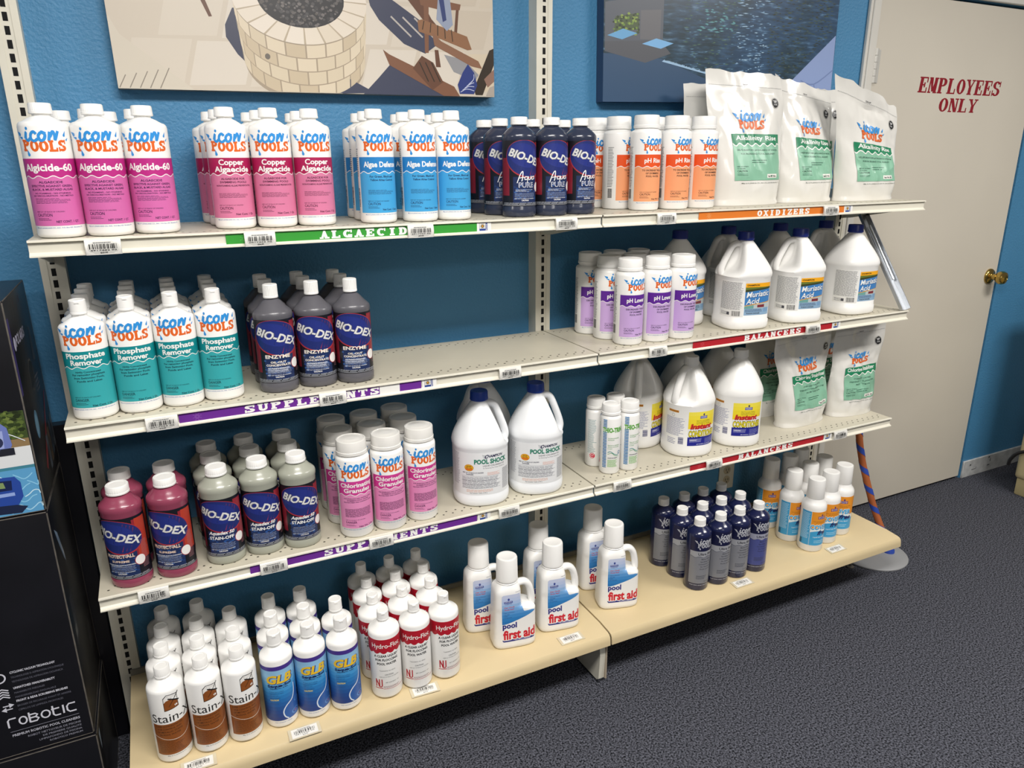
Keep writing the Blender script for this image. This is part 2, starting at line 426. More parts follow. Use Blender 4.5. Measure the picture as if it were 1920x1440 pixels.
bb = struct(link_mesh('baseboard_back', to_mesh('baseboard', bm, mat('scuffed_baseboard', '#b7b8b8', rough=.6, vary=.18, vscale=30))))
A = Art()
for x, z, w_, h_ in ((3.56, .055, .012, .008), (3.58, .03, .035, .004), (3.612, .033, .004, .012), (3.70, .07, .012, .008), (3.715, .05, .006, .02), (3.70, .03, .02, .006)):
    A.poly([(x, z), (x + w_, z + .002), (x + w_ * .9, z + h_), (x + .002, z + h_ * .9)], '#2c2d30', 0)
s_ = link_mesh('scuff_marks', A.build('scuffs', lambda s, t, o: (s, -.0093, t), .1), bb)

# ------------------------------------------------------------------ gondola: uprights, shelves, base decks
SHX = [(0.0, 1.2165), (1.2215, 2.4405)]
def upright(x, label, zt=2.6):
    t = thing('shelf_upright', label, 'shelf upright', (x, 0, 0), 0, 'slotted wall uprights')
    bm = bmesh.new(); wd = .023
    box(bm, -wd, -.045, .0, wd, -.0, zt); box(bm, -wd - .001, -.047, .0, -wd + .012, -.044, zt); box(bm, wd - .012, -.047, .0, wd + .001, -.044, zt)
    me = to_mesh('post', bm, M_POST, False); link_mesh('post', me, t)
    A = Art(); z = .06
    while z < zt - .02:
        A.rect(-.0045, z, .0045, z + .0165, M_DARK, 0); z += .0254
    link_mesh('slots', A.build('slots', lambda s, u, o: (s, -.0453, u), 1), t)['label'] = 'row of dark slots'
    return t
upright(0.0, 'cream slotted wall upright behind the left ends of the shelves')
upright(1.219, 'cream slotted wall upright between the two shelf sections')
upright(2.432, 'cream slotted wall upright at the right end beside the white door', 1.36)

def shelf(x0, x1, z, label, d=.356):
    t = thing('wall_shelf', label, 'shelf', ((x0 + x1) / 2, 0, z), 0, 'cream metal shelves')
    xc = (x0 + x1) / 2; a, b_ = x0 - xc, x1 - xc
    bm = bmesh.new(); box(bm, a, -d + .002, -.006, b_, -.049, 0)
    # perforations
    def dot(x, y, r=.0024):
        vs = [bm.verts.new((x + r * 1.2 * cos(2 * PI * i / 8), y + r * sin(2 * PI * i / 8), .00025)) for i in range(8)]
        bm.faces.new(vs).material_index = 1
    n = int((b_ - a - .03) / .0254)
    for i in range(n + 1):
        x = a + .018 + i * .0254
        dot(x, -d + .028); dot(x + .0127, -d + .042); dot(x, -.078); dot(x + .0127, -.092)
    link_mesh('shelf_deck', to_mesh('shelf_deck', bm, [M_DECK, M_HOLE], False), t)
    prof = [(-d + .003, .0005), (-d - .0015, -.0005), (-d - .002, -.0035), (-d + .0025, -.005), (-d + .004, -.010), (-d + .004, -.022), (-d + .001, -.0255), (-d - .0035, -.0275), (-d - .0035, -.0300), (-d + .008, -.0300), (-d + .008, -.006)]
    bm = bmesh.new(); loft(bm, [[(x, y, zz) for y, zz in prof] for x in (a, b_)])
    link_mesh('price_channel', to_mesh('price_channel', bm, M_SHELF, True, 25), t)
    for s, e in ((a + .002, 1), (b_ - .002, -1)):
        bm = bmesh.new(); P = [(-.046, -.006), (-.046, -.075), (-.09, -.07), (-d + .03, -.028), (-d + .02, -.006)]
        loft(bm, [[(s + dx, y, zz) for y, zz in P] for dx in ((0, .003 * e))])
        link_mesh('bracket', to_mesh('bracket', bm, M_SHELF, False), t)
    return t
for si, (nm) in enumerate(('left', 'right')):
    for z, lv in ((1.333, 'top'), (.976, 'second'), (.595, 'third')):
        shelf(SHX[si][0], SHX[si][1], z, '%s cream metal shelf of the %s section, %s' % (lv, nm, {'top': 'highest of three', 'second': 'middle of three', 'third': 'lowest of three'}[lv]))
def base(x0, x1, label):
    t = thing('base_deck', label, 'shelf', ((x0 + x1) / 2, 0, 0), 0, 'wide base decks'); xc = (x0 + x1) / 2; a, b_ = x0 - xc, x1 - xc
    P = [(-.05, .184), (-.404, .184), (-.410, .1832), (-.449, .1795), (-.458, .177), (-.463, .171), (-.4655, .160), (-.4665, .146), (-.462, .146), (-.459, .168), (-.45, .174), (-.05, .172)]
    bm = bmesh.new(); loft(bm, [[(x, y, z) for y, z in P] for x in (a, b_)])
    link_mesh('deck', to_mesh('deck', bm, M_BASE, True, 30), t)
    bm = bmesh.new(); box(bm, a, -.052, .172, b_, -.046, .2); link_mesh('back_ledge', to_mesh('back_ledge', bm, mat('grey_ledge', '#8d8a80', rough=.6), False), t)
    return t
base(SHX[0][0], SHX[0][1], 'left wide cream base deck under the stain remover bottles')
base(SHX[1][0], SHX[1][1], 'right wide cream base deck under the dark blue bottles')
def foot(x, label):
    t = thing('base_bracket', label, 'bracket', (x, 0, 0), 0, 'base brackets')
    bm = bmesh.new(); P = [(-.048, .0), (-.43, 0.012), (-.44, .02), (-.445, .10), (-.44, .142), (-.3, .17), (-.048, .17)]
    loft(bm, [[(dx, y, z) for y, z in P] for dx in (-.019, .0)]); link_mesh('bracket_plate', to_mesh('bracket_plate', bm, M_POST, False), t)
    bm = bmesh.new(); lathe(bm, [(.012, 0), (.012, .004), (.005, .006), (.005, .03)], 14, off=(.01, -.40)); link_mesh('levelling_foot', to_mesh('levelling_foot', bm, M_STEEL), t)
    bm = bmesh.new(); box(bm, -.001, -.447, .02, .004, -.436, .14); link_mesh('edge_flange', to_mesh('edge_flange', bm, mat('worn_flange', '#a79a88', rough=.6), False), t)
foot(1.216, 'cream base bracket standing on the carpet between the two base decks')

t = thing('base_bracket', 'small rusty metal foot under the right end of the base deck', 'bracket', (2.386, 0, 0), 0, 'base brackets')
bm = bmesh.new(); box(bm, -.010, -.335, .075, .010, -.05, .171); link_mesh('bracket_plate', to_mesh('bracket_plate', bm, M_POST, False), t)
bm = bmesh.new(); lathe(bm, [(.013, 0), (.013, .004), (.0055, .007), (.0055, .09)], 14, off=(0, -.322)); link_mesh('levelling_foot', to_mesh('levelling_foot', bm, mat('dull_foot', '#77736c', rough=.5, metal=.5)), t)
bm = bmesh.new(); tube(bm, [(.011, -.33, .085), (.030, -.335, .045), (.045, -.31, .045), (.045, -.30, .10)], .004, 8); link_mesh('rusty_loop', to_mesh('rusty_loop', bm, mat('rust', '#6a4630', rough=.8)), t)
foot(.022, 'cream base bracket under the left end of the base')

# shelf header strips
def place_strip(name, label, A, x0, x1, z):
    o = link_mesh(name, A.build(name, lambda s, t, o: (s - (x0 + x1) / 2, -o, t), .5), None, ((x0 + x1) / 2, -.3538, z - .0255))
    return tag(o, label, 'shelf sign')
def sun_ring(A, x, col):
    A.arc(x, .0105, .0048, .0048, 0, 360, .0009, col, 1, 20); A.arc(x, .0105, .0028, .0028, 0, 360, .0008, col, 1, 16)
    for k in range(8):
        a = k * PI / 4 + .3; A.stroke([(x + .006 * cos(a), .0105 + .006 * sin(a)), (x + .009 * cos(a), .0105 + .009 * sin(a))], .0009, col, 1, 2)
def store_mark(A, x):
    A.rect(x, 0, x + .036, .021, '#e9e8e4', 1); A.rect(x + .006, .002, x + .022, .0195, '#23408c', 2); A.rect(x + .0068, .0068, x + .0212, .0188, '#e9e6da', 3)
    for k in range(10):
        a = k * PI / 5; A.stroke([(x + .014 + .003 * cos(a), .0125 + .003 * sin(a)), (x + .014 + .0062 * cos(a), .0125 + .0058 * sin(a))], .001, '#2a2416', 4, 2)
    A.disc(x + .014, .0125, .0034, .0034, '#5a3a1c', 5, 14); A.disc(x + .014, .0125, .0019, .0019, '#e0a030', 6, 12)
    A.rect(x + .0225, .002, x + .027, .0195, '#23408c', 2); A.text('POOL', x + .0262, .003, .003, '#e9e8e4', 3, w=.0155, al='l', rot=PI / 2, bold=.02)
def header(name, word, x0, x1, w0, w1, col, ring, mark, z, label, gaps=(), ringx=None):
    A = Art(); A.rect(x0, 0, x1, .021, col, 0)
    for g0, g1 in gaps: A.rect(g0, 0, g1, .021, '#e9e8e4', 1)
    sun_ring(A, ringx or x0 + .035, ring)
    A.slab(word, w0, .0025, .0165, w1 - w0, '#f0efec', 2, k=.34, hair=.24, sl=.2, gap=.26)
    store_mark(A, mark)
    place_strip(name, label, A, x0, max(x1, mark + .036), z)
header('sign_strip', 'ALGAECIDE', .334, .878, .519, .735, '#379637', '#63b45c', .878, 1.333, 'green sign strip reading ALGAECIDE on the top left shelf edge')
header('sign_strip', 'OXIDIZERS', 1.525, 2.076, 1.732, 1.933, '#dd7a2c', '#eaa668', 2.076, 1.333, 'orange sign strip reading OXIDIZERS on the top right shelf edge')
header('sign_strip', 'SUPPLEMENTS', .202, .727, .330, .625, '#692b8f', '#8f5cae', .729, .976, 'purple SUPPLEMENTS strip below the teal bottles, second shelf edge', gaps=((.626, .674),))
header('sign_strip', 'BALANCERS', 1.535, 2.086, 1.726, 1.953, '#b3222c', '#c95058', 2.088, .976, 'red BALANCERS strip below the acid jugs, second shelf edge')
header('sign_strip', 'SUPPLEMENTS', .301, .862, .468, .754, '#692b8f', '#8f5cae', .864, .595, 'purple SUPPLEMENTS strip below the pink granule jars, third shelf edge')
header('sign_strip', 'BALANCERS', 1.557, 2.113, 1.746, 1.974, '#b3222c', '#c95058', 2.116, .595, 'red BALANCERS strip below the yellow conditioner jugs, third shelf edge')

# price tags clipped over the channels
M_CLEAR = mat('clear_tag_holder', '#d9d8d2', rough=.12, coat=.5)
def price_mesh(k, flat=False):
    A = Art(); W = .058 if not flat else .060; H = .026
    A.rect(-W / 2, 0, W / 2, H, '#e6e4de', 0); A.barcode(-W * .40, W * .40, .011, .020, seed=k, n=20)
    A.text(('4917482', '0917463', '2917753', '8817428')[k % 4] + ' 02', 0, .0075, .0024, '#2a2a2c', 2, w=.044, bold=.01)
    A.text(('$29.99', '$24.99', '$19.99', '$34.99')[k % 4], 0, .0028, .0028, '#2a2a2c', 2, w=.012, bold=.02); A.lines(-.016, .016, .0215, .0245, 1, '#55565a', 2, .5, k, .1)
    return A
def price_tag(x, z, k, label):
    t = thing('price_tag', label, 'price tag', (x, -.3575, z - .0305), 0, 'shelf price tags')
    fm = lambda s, u, o: (s, -.0045 - .0028 * sin(min(1, max(0, u / .026)) * PI) - o, u)
    link_mesh('barcode_card', price_mesh(k).build('barcode_card', fm, .006), t)
    bm = bmesh.new(); P = [(.0035, .001), (.0, .0), (-.0035, .0)] + [(-.0043 - .0028 * sin(PI * i / 8), .026 * i / 8) for i in range(9)] + [(-.0035, .0275), (.0, .0285), (.003, .0278), (.0, .026), (-.0025, .022), (-.003, .005)]
    loft(bm, [[(s, y, z_) for y, z_ in P] for s in (-.030, .030)]); link_mesh('clear_clip', to_mesh('clear_clip', bm, M_CLEAR, True, 60), t)
    return t
ptag = {1.333: [(.119, 'below the magenta bottles'), (.398, 'below the copper algaecide bottles'), (.739, 'below the blue algae bottles'), (1.112, 'below the dark aqua bottles'), (1.413, 'below the orange jars'), (2.013, 'below the middle alkalinity bag')],
        .976: [(.17, 'below the teal bottles'), (.517, 'below the grey enzyme bottles'), (.957, 'below the empty stretch of shelf'), (1.409, 'below the purple jars'), (1.996, 'below the acid jugs')],
        .595: [(.103, 'below the pink liquid bottles'), (.352, 'below the clear stain bottles'), (.605, 'below the pink granule jars'), (.951, 'below the blue capped chlorine jugs'), (1.309, 'below the slim green lettered jars'), (1.643, 'below the conditioner jugs'), (2.184, 'below the stabilizer bags')]}
k = 0
for z in ptag:
    for x, lb in ptag[z]:
        price_tag(x, z, k, 'barcode price tag %s on the %s shelf edge' % (lb, {1.333: 'top', .976: 'second', .595: 'third'}[z])); k += 1
for i, (x, y, rz, lb) in enumerate(((.138, -.441, 0, 'below the brown stain remover bottles'), (.369, -.447, 0, 'below the blue sequestering bottles'), (.67, -.441, -.06, 'below the red flocculant bottles'), (1.107, -.43, 0, 'below the white handled clarifier bottles'), (1.734, -.432, 0, 'below the dark blue bottles'), (2.166, -.418, 0, 'below the orange and blue bottles'))):
    zt = .1846 if y > -.405 else .1832 - (abs(y) - .41) / .039 * .0037
    t = thing('price_tag', 'flat barcode price tag on the base deck %s' % lb, 'price tag', (x, y, zt + .0012), rz, 'base deck price tags')
    sl = math.atan2(.0037, .039); t.rotation_euler = (sl, 0, rz)
    link_mesh('barcode_card', price_mesh(k + i, True).build('barcode_card', lambda s, u, o: (s, u - .013, o + .0006), .02), t)
    bm = bmesh.new(); box(bm, -.037, -.0165, -.0004, .037, .0165, .0006); link_mesh('clear_pocket', to_mesh('clear_pocket', bm, mat('clear_pocket', '#cfc4a8', rough=.12, coat=.6), False), t)

# ------------------------------------------------------------------ canvas prints on the wall
def canvas(name, label, x0, x1, z0, z1, A, rot=0.0, edge='#8b8378'):
    t = thing(name, label, 'picture', ((x0 + x1) / 2, 0, z0)); xc = (x0 + x1) / 2
    bm = bmesh.new(); box(bm, x0 - xc, -.036, 0, x1 - xc, -.001, z1 - z0); link_mesh('stretched_canvas', to_mesh('canvas', bm, mat('canvas_' + edge[1:], edge, rough=.7), False), t)
    link_mesh('printed_photo', A.build('printed_photo', lambda s, u, o: (s - xc, -.036 - o * .6, u - z0), .25), t)
    t.rotation_euler = (0, rot, 0)
    return t
# left print: paved terrace with a stone fire pit and brown slatted chairs
A = Art(); lx0, lx1, lz0, lz1 = .182, 1.074, 1.622, 2.16
A.rect(lx0, lz0, lx1, lz1, '#c9beae', 0)
rr = random.Random(2)
for i in range(7):
    for j in range(5):
        x = lx0 + .01 + i * .13 + .05 * (j % 2); y = lz0 + .01 + j * .1
        sk = .3
        P = [(x + (y - lz0) * sk, y), (x + .12 + (y - lz0) * sk, y + .004), (x + .12 + (y + .093 - lz0) * sk, y + .095), (x + (y + .093 - lz0) * sk, y + .092)]
        P = [(min(max(a, lx0), lx1), min(max(b_, lz0), lz1)) for a, b_ in P]
        if P[1][0] - P[0][0] > .03: A.poly(P, rr.choice(('#cfc5b6', '#c8bcaa', '#d3cabd', '#c3b7a6', '#cdbfa8')), 1)
A.poly([(lx0, 1.77), (.2, 1.73), (.30, 1.65), (.335, lz0), (lx0, lz0)], '#cdc4b4', 2)
for k in range(5): A.stroke([(.185 + k * .02, lz0 + .002), (.2 + k * .022, lz0 + .028 + .004 * k)], .002, '#8d8478', 3, 3)
A.poly([(.434, 1.795), (.415, 1.76), (.414, 1.735), (.435, 1.70), (.47, 1.665), (.49, 1.66), (.52, 1.76), (.50, 1.80)], '#3e4154', 2)
# fire-pit wall: rows of stones
cx, cz = .588, 1.822
def pit(a, r, z): return (cx + r * cos(a), cz + r * .62 * sin(a) - z)
def clampz(P): return [(x, max(y, lz0 + .001)) for x, y in P]
A.poly(clampz([pit(radians(180 + i * 6), .152, 0) for i in range(31)] + [pit(radians(360 - i * 6), .138, .135) for i in range(31)]), '#a39480', 3)
for row in range(4):
    off = (row % 2) * 9
    for k in range(-1, 11):
        a0, a1 = radians(181 + k * 18 + off), radians(181 + k * 18 + off + 16.6)
        a0 = max(a0, radians(180)); a1 = min(a1, radians(360))
        if a1 - a0 < .06: continue
        zt, zb = .003 + row * .031, .003 + row * .031 + .028; r0, r1 = .152 - .003 * row, .150 - .003 * row
        P = [pit(a0 + (a1 - a0) * i / 4, r0, zt) for i in range(5)] + [pit(a1 - (a1 - a0) * i / 4, r1, zb) for i in range(5)]
        if max(p[1] for p in P) < lz0 + .004: continue
        A.poly(clampz(P), rr.choice(('#cdbfa6', '#d6c8b0', '#c3b399', '#d0c2a9')), 4)
for k in range(20):
    a0, a1 = radians(k * 18 + 1), radians(k * 18 + 17.2)
    P = [pit(a0 + (a1 - a0) * i / 3, .153, 0) for i in range(4)] + [pit(a1 - (a1 - a0) * i / 3, .098, -.002) for i in range(4)]
    A.poly(P, rr.choice(('#ddd2c2', '#d8ccb9', '#e0d6c8')), 5)
A.arc(cx, cz, .153, .153 * .62, 0, 360, .055, '#b5a690', 4, 40, .055 * .62)
A.disc(cx, cz + .002, .099, .0615, '#2c2b2d', 6, 36)
for k in range(330):
    a = rr.random() * 2 * PI; r = sqrt(rr.random()) * .094; x, y = cx + r * cos(a), cz + .002 + r * .62 * sin(a); q = .0022 + .003 * rr.random(); o = rr.random() * 6
    A.poly([(x + q * cos(o + b_) * (.8 + .4 * rr.random()), y + .8 * q * sin(o + b_)) for b_ in (0, 1.3, 2.4, 3.7, 5)], rr.choice(('#4a4849', '#5c5856', '#6d6866', '#3a393b', '#55504c')), 7)
A.disc(.50, 1.698, .006, .0065, '#6b655e', 6, 12)
# chairs
D, B1, B2, NV = '#33291f', '#7b5540', '#644434', '#3f4357'
A.poly([(.348, 1.86), (.362, 1.86), (.39, 1.775), (.383, 1.774)], B2, 3); A.poly([(.36, 1.83), (.44, 1.86), (.43, 1.85), (.37, 1.822)], B1, 3)
A.poly([(.745, 1.845), (.80, 1.84), (.9, 1.78), (.915, 1.74), (.885, 1.72), (.83, 1.74), (.77, 1.79), (.75, 1.82)], NV, 3)
A.poly([(.66, 1.65), (.69, 1.655), (.75, 1.625), (.67, lz0), (.655, 1.625)], NV, 3); A.poly([(.80, 1.70), (.86, 1.66), (.95, lz0), (.72, lz0), (.76, 1.66)], NV, 3)
for x in (.80, .83, .86): A.stroke([(x, 1.80), (x + .05, 1.757)], .004, '#b3aca6', 4, 2)
A.poly([(.845, 1.84), (.87, 1.86), (.905, 1.80), (.935, 1.77), (.92, 1.76), (.88, 1.80)], B2, 5)
A.poly([(.875, 1.845), (.885, 1.85), (.985, 1.838), (.982, 1.825), (.93, 1.822), (.878, 1.83)], B1, 6)
A.poly([(.886, 1.83), (.899, 1.828), (.894, 1.722), (.884, 1.722)], B1, 6); A.poly([(.972, 1.828), (.980, 1.83), (.972, 1.765), (.964, 1.767)], B2, 5)
A.poly([(.868, 1.795), (.88, 1.798), (1.0, 1.765), (1.012, 1.735), (1.0, 1.733), (.93, 1.755), (.87, 1.77)], '#8a6347', 6)
for k in range(5): A.stroke([(.885 + k * .018, 1.795 - .004 * k), (.88 + k * .02, 1.775 - .006 * k)], .0022, D, 7, 2)
A.poly([(.925, 1.855), (.955, 1.86), (.962, 1.79), (.945, 1.775), (.918, 1.80)], '#9099ad', 7)
A.poly([(.925, 1.855), (.938, 1.86), (.945, 1.80), (.935, 1.795)], '#34406f', 8)
A.poly([(.905, 1.77), (.93, 1.75), (1.03, 1.708), (1.04, 1.69), (1.01, 1.695), (.91, 1.74)], '#85604a', 6)
A.poly([(.775, 1.725), (.79, 1.715), (.96, 1.645), (.975, lz0), (.93, lz0), (.79, 1.69)], B1, 6)
A.poly([(.85, 1.685), (.875, 1.715), (.905, 1.70), (.93, 1.655), (.9, 1.635)], B2, 7)
for k in range(3): A.stroke([(.868 + k * .016, 1.70), (.89 + k * .016, 1.655)], .0028, D, 8, 2)
A.poly([(.91, 1.73), (.92, 1.73), (.925, 1.69), (.912, 1.69)], B2, 6)
A.poly([(.935, 1.72), (.99, 1.71), (1.03, 1.675), (1.02, 1.66), (.96, 1.68)], '#8f8f92', 5)
A.poly([(1.0, 1.70), (1.017, 1.68), (1.025, 1.65), (1.015, 1.628), (.975, 1.628), (.97, 1.65), (.985, 1.68)], '#2b3a78', 9)
for k in range(5): A.stroke([(.977 + k * .006, 1.632 + k * .005), (.995 + k * .005, 1.640 + k * .006), (1.016, 1.636 + k * .01)], .0016, '#b9c0d6', 10, 3)
A.poly([(1.074, 1.74), (1.062, 1.735), (1.015, 1.64), (1.02, lz0 + .004), (1.04, lz0 + .004), (1.074, 1.70)], D, 8)
A.poly([(1.045, 1.665), (1.074, 1.69), (1.074, 1.66), (1.055, 1.645)], '#8a6a5c', 9); A.poly([(1.05, lz0 + .002), (1.074, lz0 + .002), (1.074, 1.65), (1.06, 1.645)], '#a89e94', 9)
canvas('canvas_print', 'wide canvas print of a stone fire pit and brown slatted chairs above the left shelves', lx0, lx1, lz0, lz1, A, -.008)
# right print: dark pool water with two raised squares and a pale deck corner
M_WATER = mat('printed_pool_water', '#2e4a66', rough=.3, vary=.35, vscale=6)
nt = M_WATER.node_tree; b = nt.nodes['Principled BSDF']
tc = nt.nodes.new('ShaderNodeTexCoord'); mp = nt.nodes.new('ShaderNodeMapping'); mp.inputs['Scale'].default_value = (16, 1, 85)
nz = nt.nodes.new('ShaderNodeTexNoise'); nz.inputs['Scale'].default_value = 1.2; nz.inputs['Detail'].default_value = 5
mp2 = nt.nodes.new('ShaderNodeMapping'); mp2.inputs['Scale'].default_value = (3.5, 1, 1.2); mp2.inputs['Location'].default_value = (.6, 0, 0)
nz2 = nt.nodes.new('ShaderNodeTexNoise'); nz2.inputs['Scale'].default_value = 1.6; nz2.inputs['Detail'].default_value = 2
ra = nt.nodes.new('ShaderNodeValToRGB'); ra.color_ramp.elements[0].position = .44; ra.color_ramp.elements[1].position = .6
ra.color_ramp.elements[0].color = rgb('#24384a'); ra.color_ramp.elements[1].color = rgb('#3f5f7e')
e = ra.color_ramp.elements.new(.72); e.color = rgb('#7fa6c6')
rb = nt.nodes.new('ShaderNodeValToRGB'); rb.color_ramp.elements[0].position = .42; rb.color_ramp.elements[1].position = .6
rb.color_ramp.elements[0].color = rgb('#2f3f3c'); rb.color_ramp.elements[1].color = rgb('#3c5878')
mx = nt.nodes.new('ShaderNodeMix'); mx.data_type = 'RGBA'; mx.inputs[0].default_value = .5
for a_, b_ in ((tc.outputs['Object'], mp.inputs['Vector']), (mp.outputs['Vector'], nz.inputs['Vector']), (nz.outputs['Fac'], ra.inputs['Fac']), (tc.outputs['Object'], mp2.inputs['Vector']),
               (mp2.outputs['Vector'], nz2.inputs['Vector']), (nz2.outputs['Fac'], rb.inputs['Fac']), (ra.outputs['Color'], mx.inputs[6]), (rb.outputs['Color'], mx.inputs[7]), (mx.outputs[2], b.inputs['Base Color'])):
    nt.links.new(a_, b_)
A = Art(); rx0, rx1, rz0, rz1 = 1.416, 2.322, 1.632, 2.16
A.rect(rx0, rz0, rx1, rz1, M_WATER, 0)
A.poly([(rx0, rz0), (rx1, rz0), (2.06, 1.65), (1.78, 1.70), (1.62, 1.75), (rx0, 1.76)], '#34506f', 1)
A.poly([(1.42, 1.89), (1.62, 1.92), (1.62, 1.80), (1.42, 1.78)], '#5a5f68', 1); A.poly([(1.455, 1.855), (1.535, 1.868), (1.535, 1.825), (1.45, 1.815)], '#4d5c3c', 2)
for k in range(70):
    x, y = 1.45 + .085 * rr.random(), 1.81 + .055 * rr.random(); A.disc(x, y, .003 + .003 * rr.random(), .002 + .002 * rr.random(), rr.choice(('#6d8a3c', '#3d4b30', '#8aa04c', '#2c3826')), 3, 6)
A.poly([(1.42, 1.79), (1.61, 1.80), (1.65, 1.765), (1.56, 1.738), (1.42, 1.765)], '#56585e', 2); A.poly([(1.54, 1.875), (1.612, 1.88), (1.61, 1.80), (1.54, 1.80)], '#6a6a6e', 2)
A.poly([(1.428, 1.806), (1.481, 1.825), (1.53, 1.815), (1.478, 1.797)], '#6aa6d2', 4); A.poly([(1.547, 1.788), (1.597, 1.804), (1.659, 1.793), (1.614, 1.777)], '#7db4e2', 4)
A.poly([(2.14, 1.70), (2.32, 1.84), (2.322, rz0), (2.05, rz0)], '#8fa2cd', 3); A.stroke([(2.18, 1.70), (2.24, 1.69), (2.322, 1.735)], .004, '#7487b4', 4, 4); A.stroke([(2.24, 1.69), (2.26, 1.64)], .004, '#7487b4', 4, 3)
for k in range(34):
    u = k / 33; A.poly([(1.625 + .16 * u - .006, 1.743 - .03 * u), (1.625 + .16 * u + .004, 1.747 - .03 * u + .003 * rr.random()), (1.625 + .16 * u + .007, 1.741 - .03 * u)], '#9dbedb', 4)
for k in range(1500):                      # broken reflections on the water
    x = 1.70 + .60 * rr.random(); y = 1.655 + .34 * rr.random(); q = .003 + .012 * rr.random() * (.4 + (y - 1.65) * 2)
    if y < 1.70 + (x - 2.12) * .8 or (y < 1.745 - (x - 1.62) * .19) : continue
    if x > 2.03: c = rr.choice(('#2f3d34', '#27332f', '#3c4c3c', '#46584a', '#1f2a2a', '#3a4a52'))
    elif x > 1.90: c = rr.choice(('#8fb2cf', '#6f95b8', '#a4c3da', '#35506a', '#2b4258', '#5c82a4'))
    else: c = rr.choice(('#3a5550', '#4c6a58', '#2c4450', '#547a92', '#314a5e', '#2a3f52'))
    if y < 1.72: c = rr.choice(('#5f86b0', '#2c4460', '#7fa4c8', '#314c6c'))
    A.poly([(x - q, y), (x, y + .0017), (min(x + q, rx1 - .001), y + .0005), (x, y - .0013)], c, 2)
for k in range(40):
    x = 1.73 + .16 * rr.random(); y = 1.83 + .06 * rr.random(); q = .008 * rr.random() + .004; A.poly([(x - q, y), (x, y + .002), (x + q, y), (x, y - .002)], '#5f9aa2', 3)
canvas('canvas_print', 'wide canvas print of dark pool water with two pale blue squares above the bags', rx0, rx1, rz0, rz1, A, -.02, '#2c4565')

# wall outlet under the third shelf
t = thing('wall_outlet', 'cream double wall outlet under the lowest red BALANCERS strip', 'outlet', (2.038, 0, .32))
bm = bmesh.new(); box(bm, -.036, -.006, -.058, .036, -.0005, .058); bevel_all(bm, .003); link_mesh('cover_plate', to_mesh('cover_plate', bm, mat('ivory_plate', '#d3cfc0', rough=.4)), t)
for z in (-.02, .02):
    bm = bmesh.new(); turned(bm, [(.0165, -.005), (.0165, -.0075), (.015, -.008)], (0, z), 20); s_ = link_mesh('socket', to_mesh('socket', bm, mat('socket_tan', '#b9ad92', rough=.5)), t)
    A = Art(); A.rect(-.007, z - .002, -.0045, z + .007, '#1d1c1a'); A.rect(.0045, z - .002, .007, z + .007, '#1d1c1a'); A.disc(0, z - .008, .0028, .0028, '#1d1c1a', 0, 10)
    link_mesh('socket_slots', A.build('socket_slots', lambda s, u, o: (s, -.0082 - o, u), 1), s_)

# ------------------------------------------------------------------ product kinds: each returns [(part name, mesh)]
def part(name, bm, m, angle=40): return (name, to_mesh(name, bm, m, True, angle))
def lab(A, f, name='front_label', maxlen=.0036, **k): return (name, A.build(name, f, maxlen, **k))
QR = .0405
def quart_body(R=QR, sh=.190, nk=.205, top=.210, rn=.0145, sq=1.0, m=None, slope=.004, h0=.0):
    bm = bmesh.new()
    p = [(R - .010, .0), (R - .004, .001), (R - .001, .004), (R, .008), (R, sh - .006), (R - .001, sh - .001), (R - .004, sh + slope * .6), (R - .009, sh + slope), ((R - .009) * .5 + rn * .5 + .001, (sh + slope) * .45 + nk * .55), (rn + .003, nk - .0008), (rn, nk + .0005), (rn, top)]
    lathe(bm, p, 56, sq); return part('bottle_body', bm, m or M_WHITE, 35)
def cap(r0, r1, z0, z1, ribs=True, m=None, seg=60, flip=False, sq=1.0):
    bm = bmesh.new(); p = [(r0 - .0008, z0), (r0, z0 + .0008), (r0, z0 + .004), (r0 - .0004, z0 + .0045), (r1, z1 - .0016), (r1 - .0014, z1), (r1 * .72, z1), (r1 * .68, z1 - .0007)]
    lathe(bm, p, seg, 1.0, ribs=(3, 4) if ribs else None)
    if flip: box(bm, -.004, -r1 - .0012, z1 - .006, .004, -r1 + .002, z1 - .003)
    return part('screw_cap', bm, m or M_CAP, 35)
def k_algicide():
    A = Art(); R = QR
    icon_label(A, 'Algicide-60', '#b82880', '#d069a8', -.100, .100, subs=(('ALGAECIDE', .036, .0036), ('EFFECTIVE AGAINST GREEN,', .066, .0034), ('BLACK, & MUSTARD ALGAE', .066, .0034), ('NO FOAMING - NO STAINING', .056, .0024), ('NO DISCOLORATION - NO METALS', .064, .0024)), net='NET CONT. 1 QT.', inkc='#4c2350', titsz=.0125, tw=.084)
    return [quart_body(QR, .200, .2125, .222, .0145), cap(.0192, .0183, .2165, .235), lab(A, cyl(R))]
def k_copper():
    A = Art(); icon_label(A, ('Copper', 'Algaecide'), '#a81b52', '#d2799d', -.058, .068, subs=(('ALGAECIDE FOR', .044, .0036), ('SWIMMING POOLS', .050, .0036), ('NON-FOAMING ALGAE PREVENTATIVE', .066, .0030)), net='Net Cont. 1 Qt.', inkc='#5a2340', tw=.072)
    return [quart_body(QR, .201, .2145, .222, .0145), cap(.0192, .0183, .2185, .237), lab(A, cyl(QR))]
def k_algdef():
    A = Art(); icon_label(A, 'Algae Defense', '#2880c2', '#42a0d6', -.054, .070, subs=(('For Green, Black and', .050, .0040), ('Yellow Algae Control', .049, .0040)), inkc='#1d3a63', tw=.080, titsz=.0115)
    A.barcode(-.067, -.060, .035, .075, vert=False); A.lines(-.075, -.058, .10, .16, 14, '#55565a', 1, .35)
    return [quart_body(QR, .202, .2155, .224, .0145), cap(.0192, .0183, .2195, .239), lab(A, cyl(QR))]
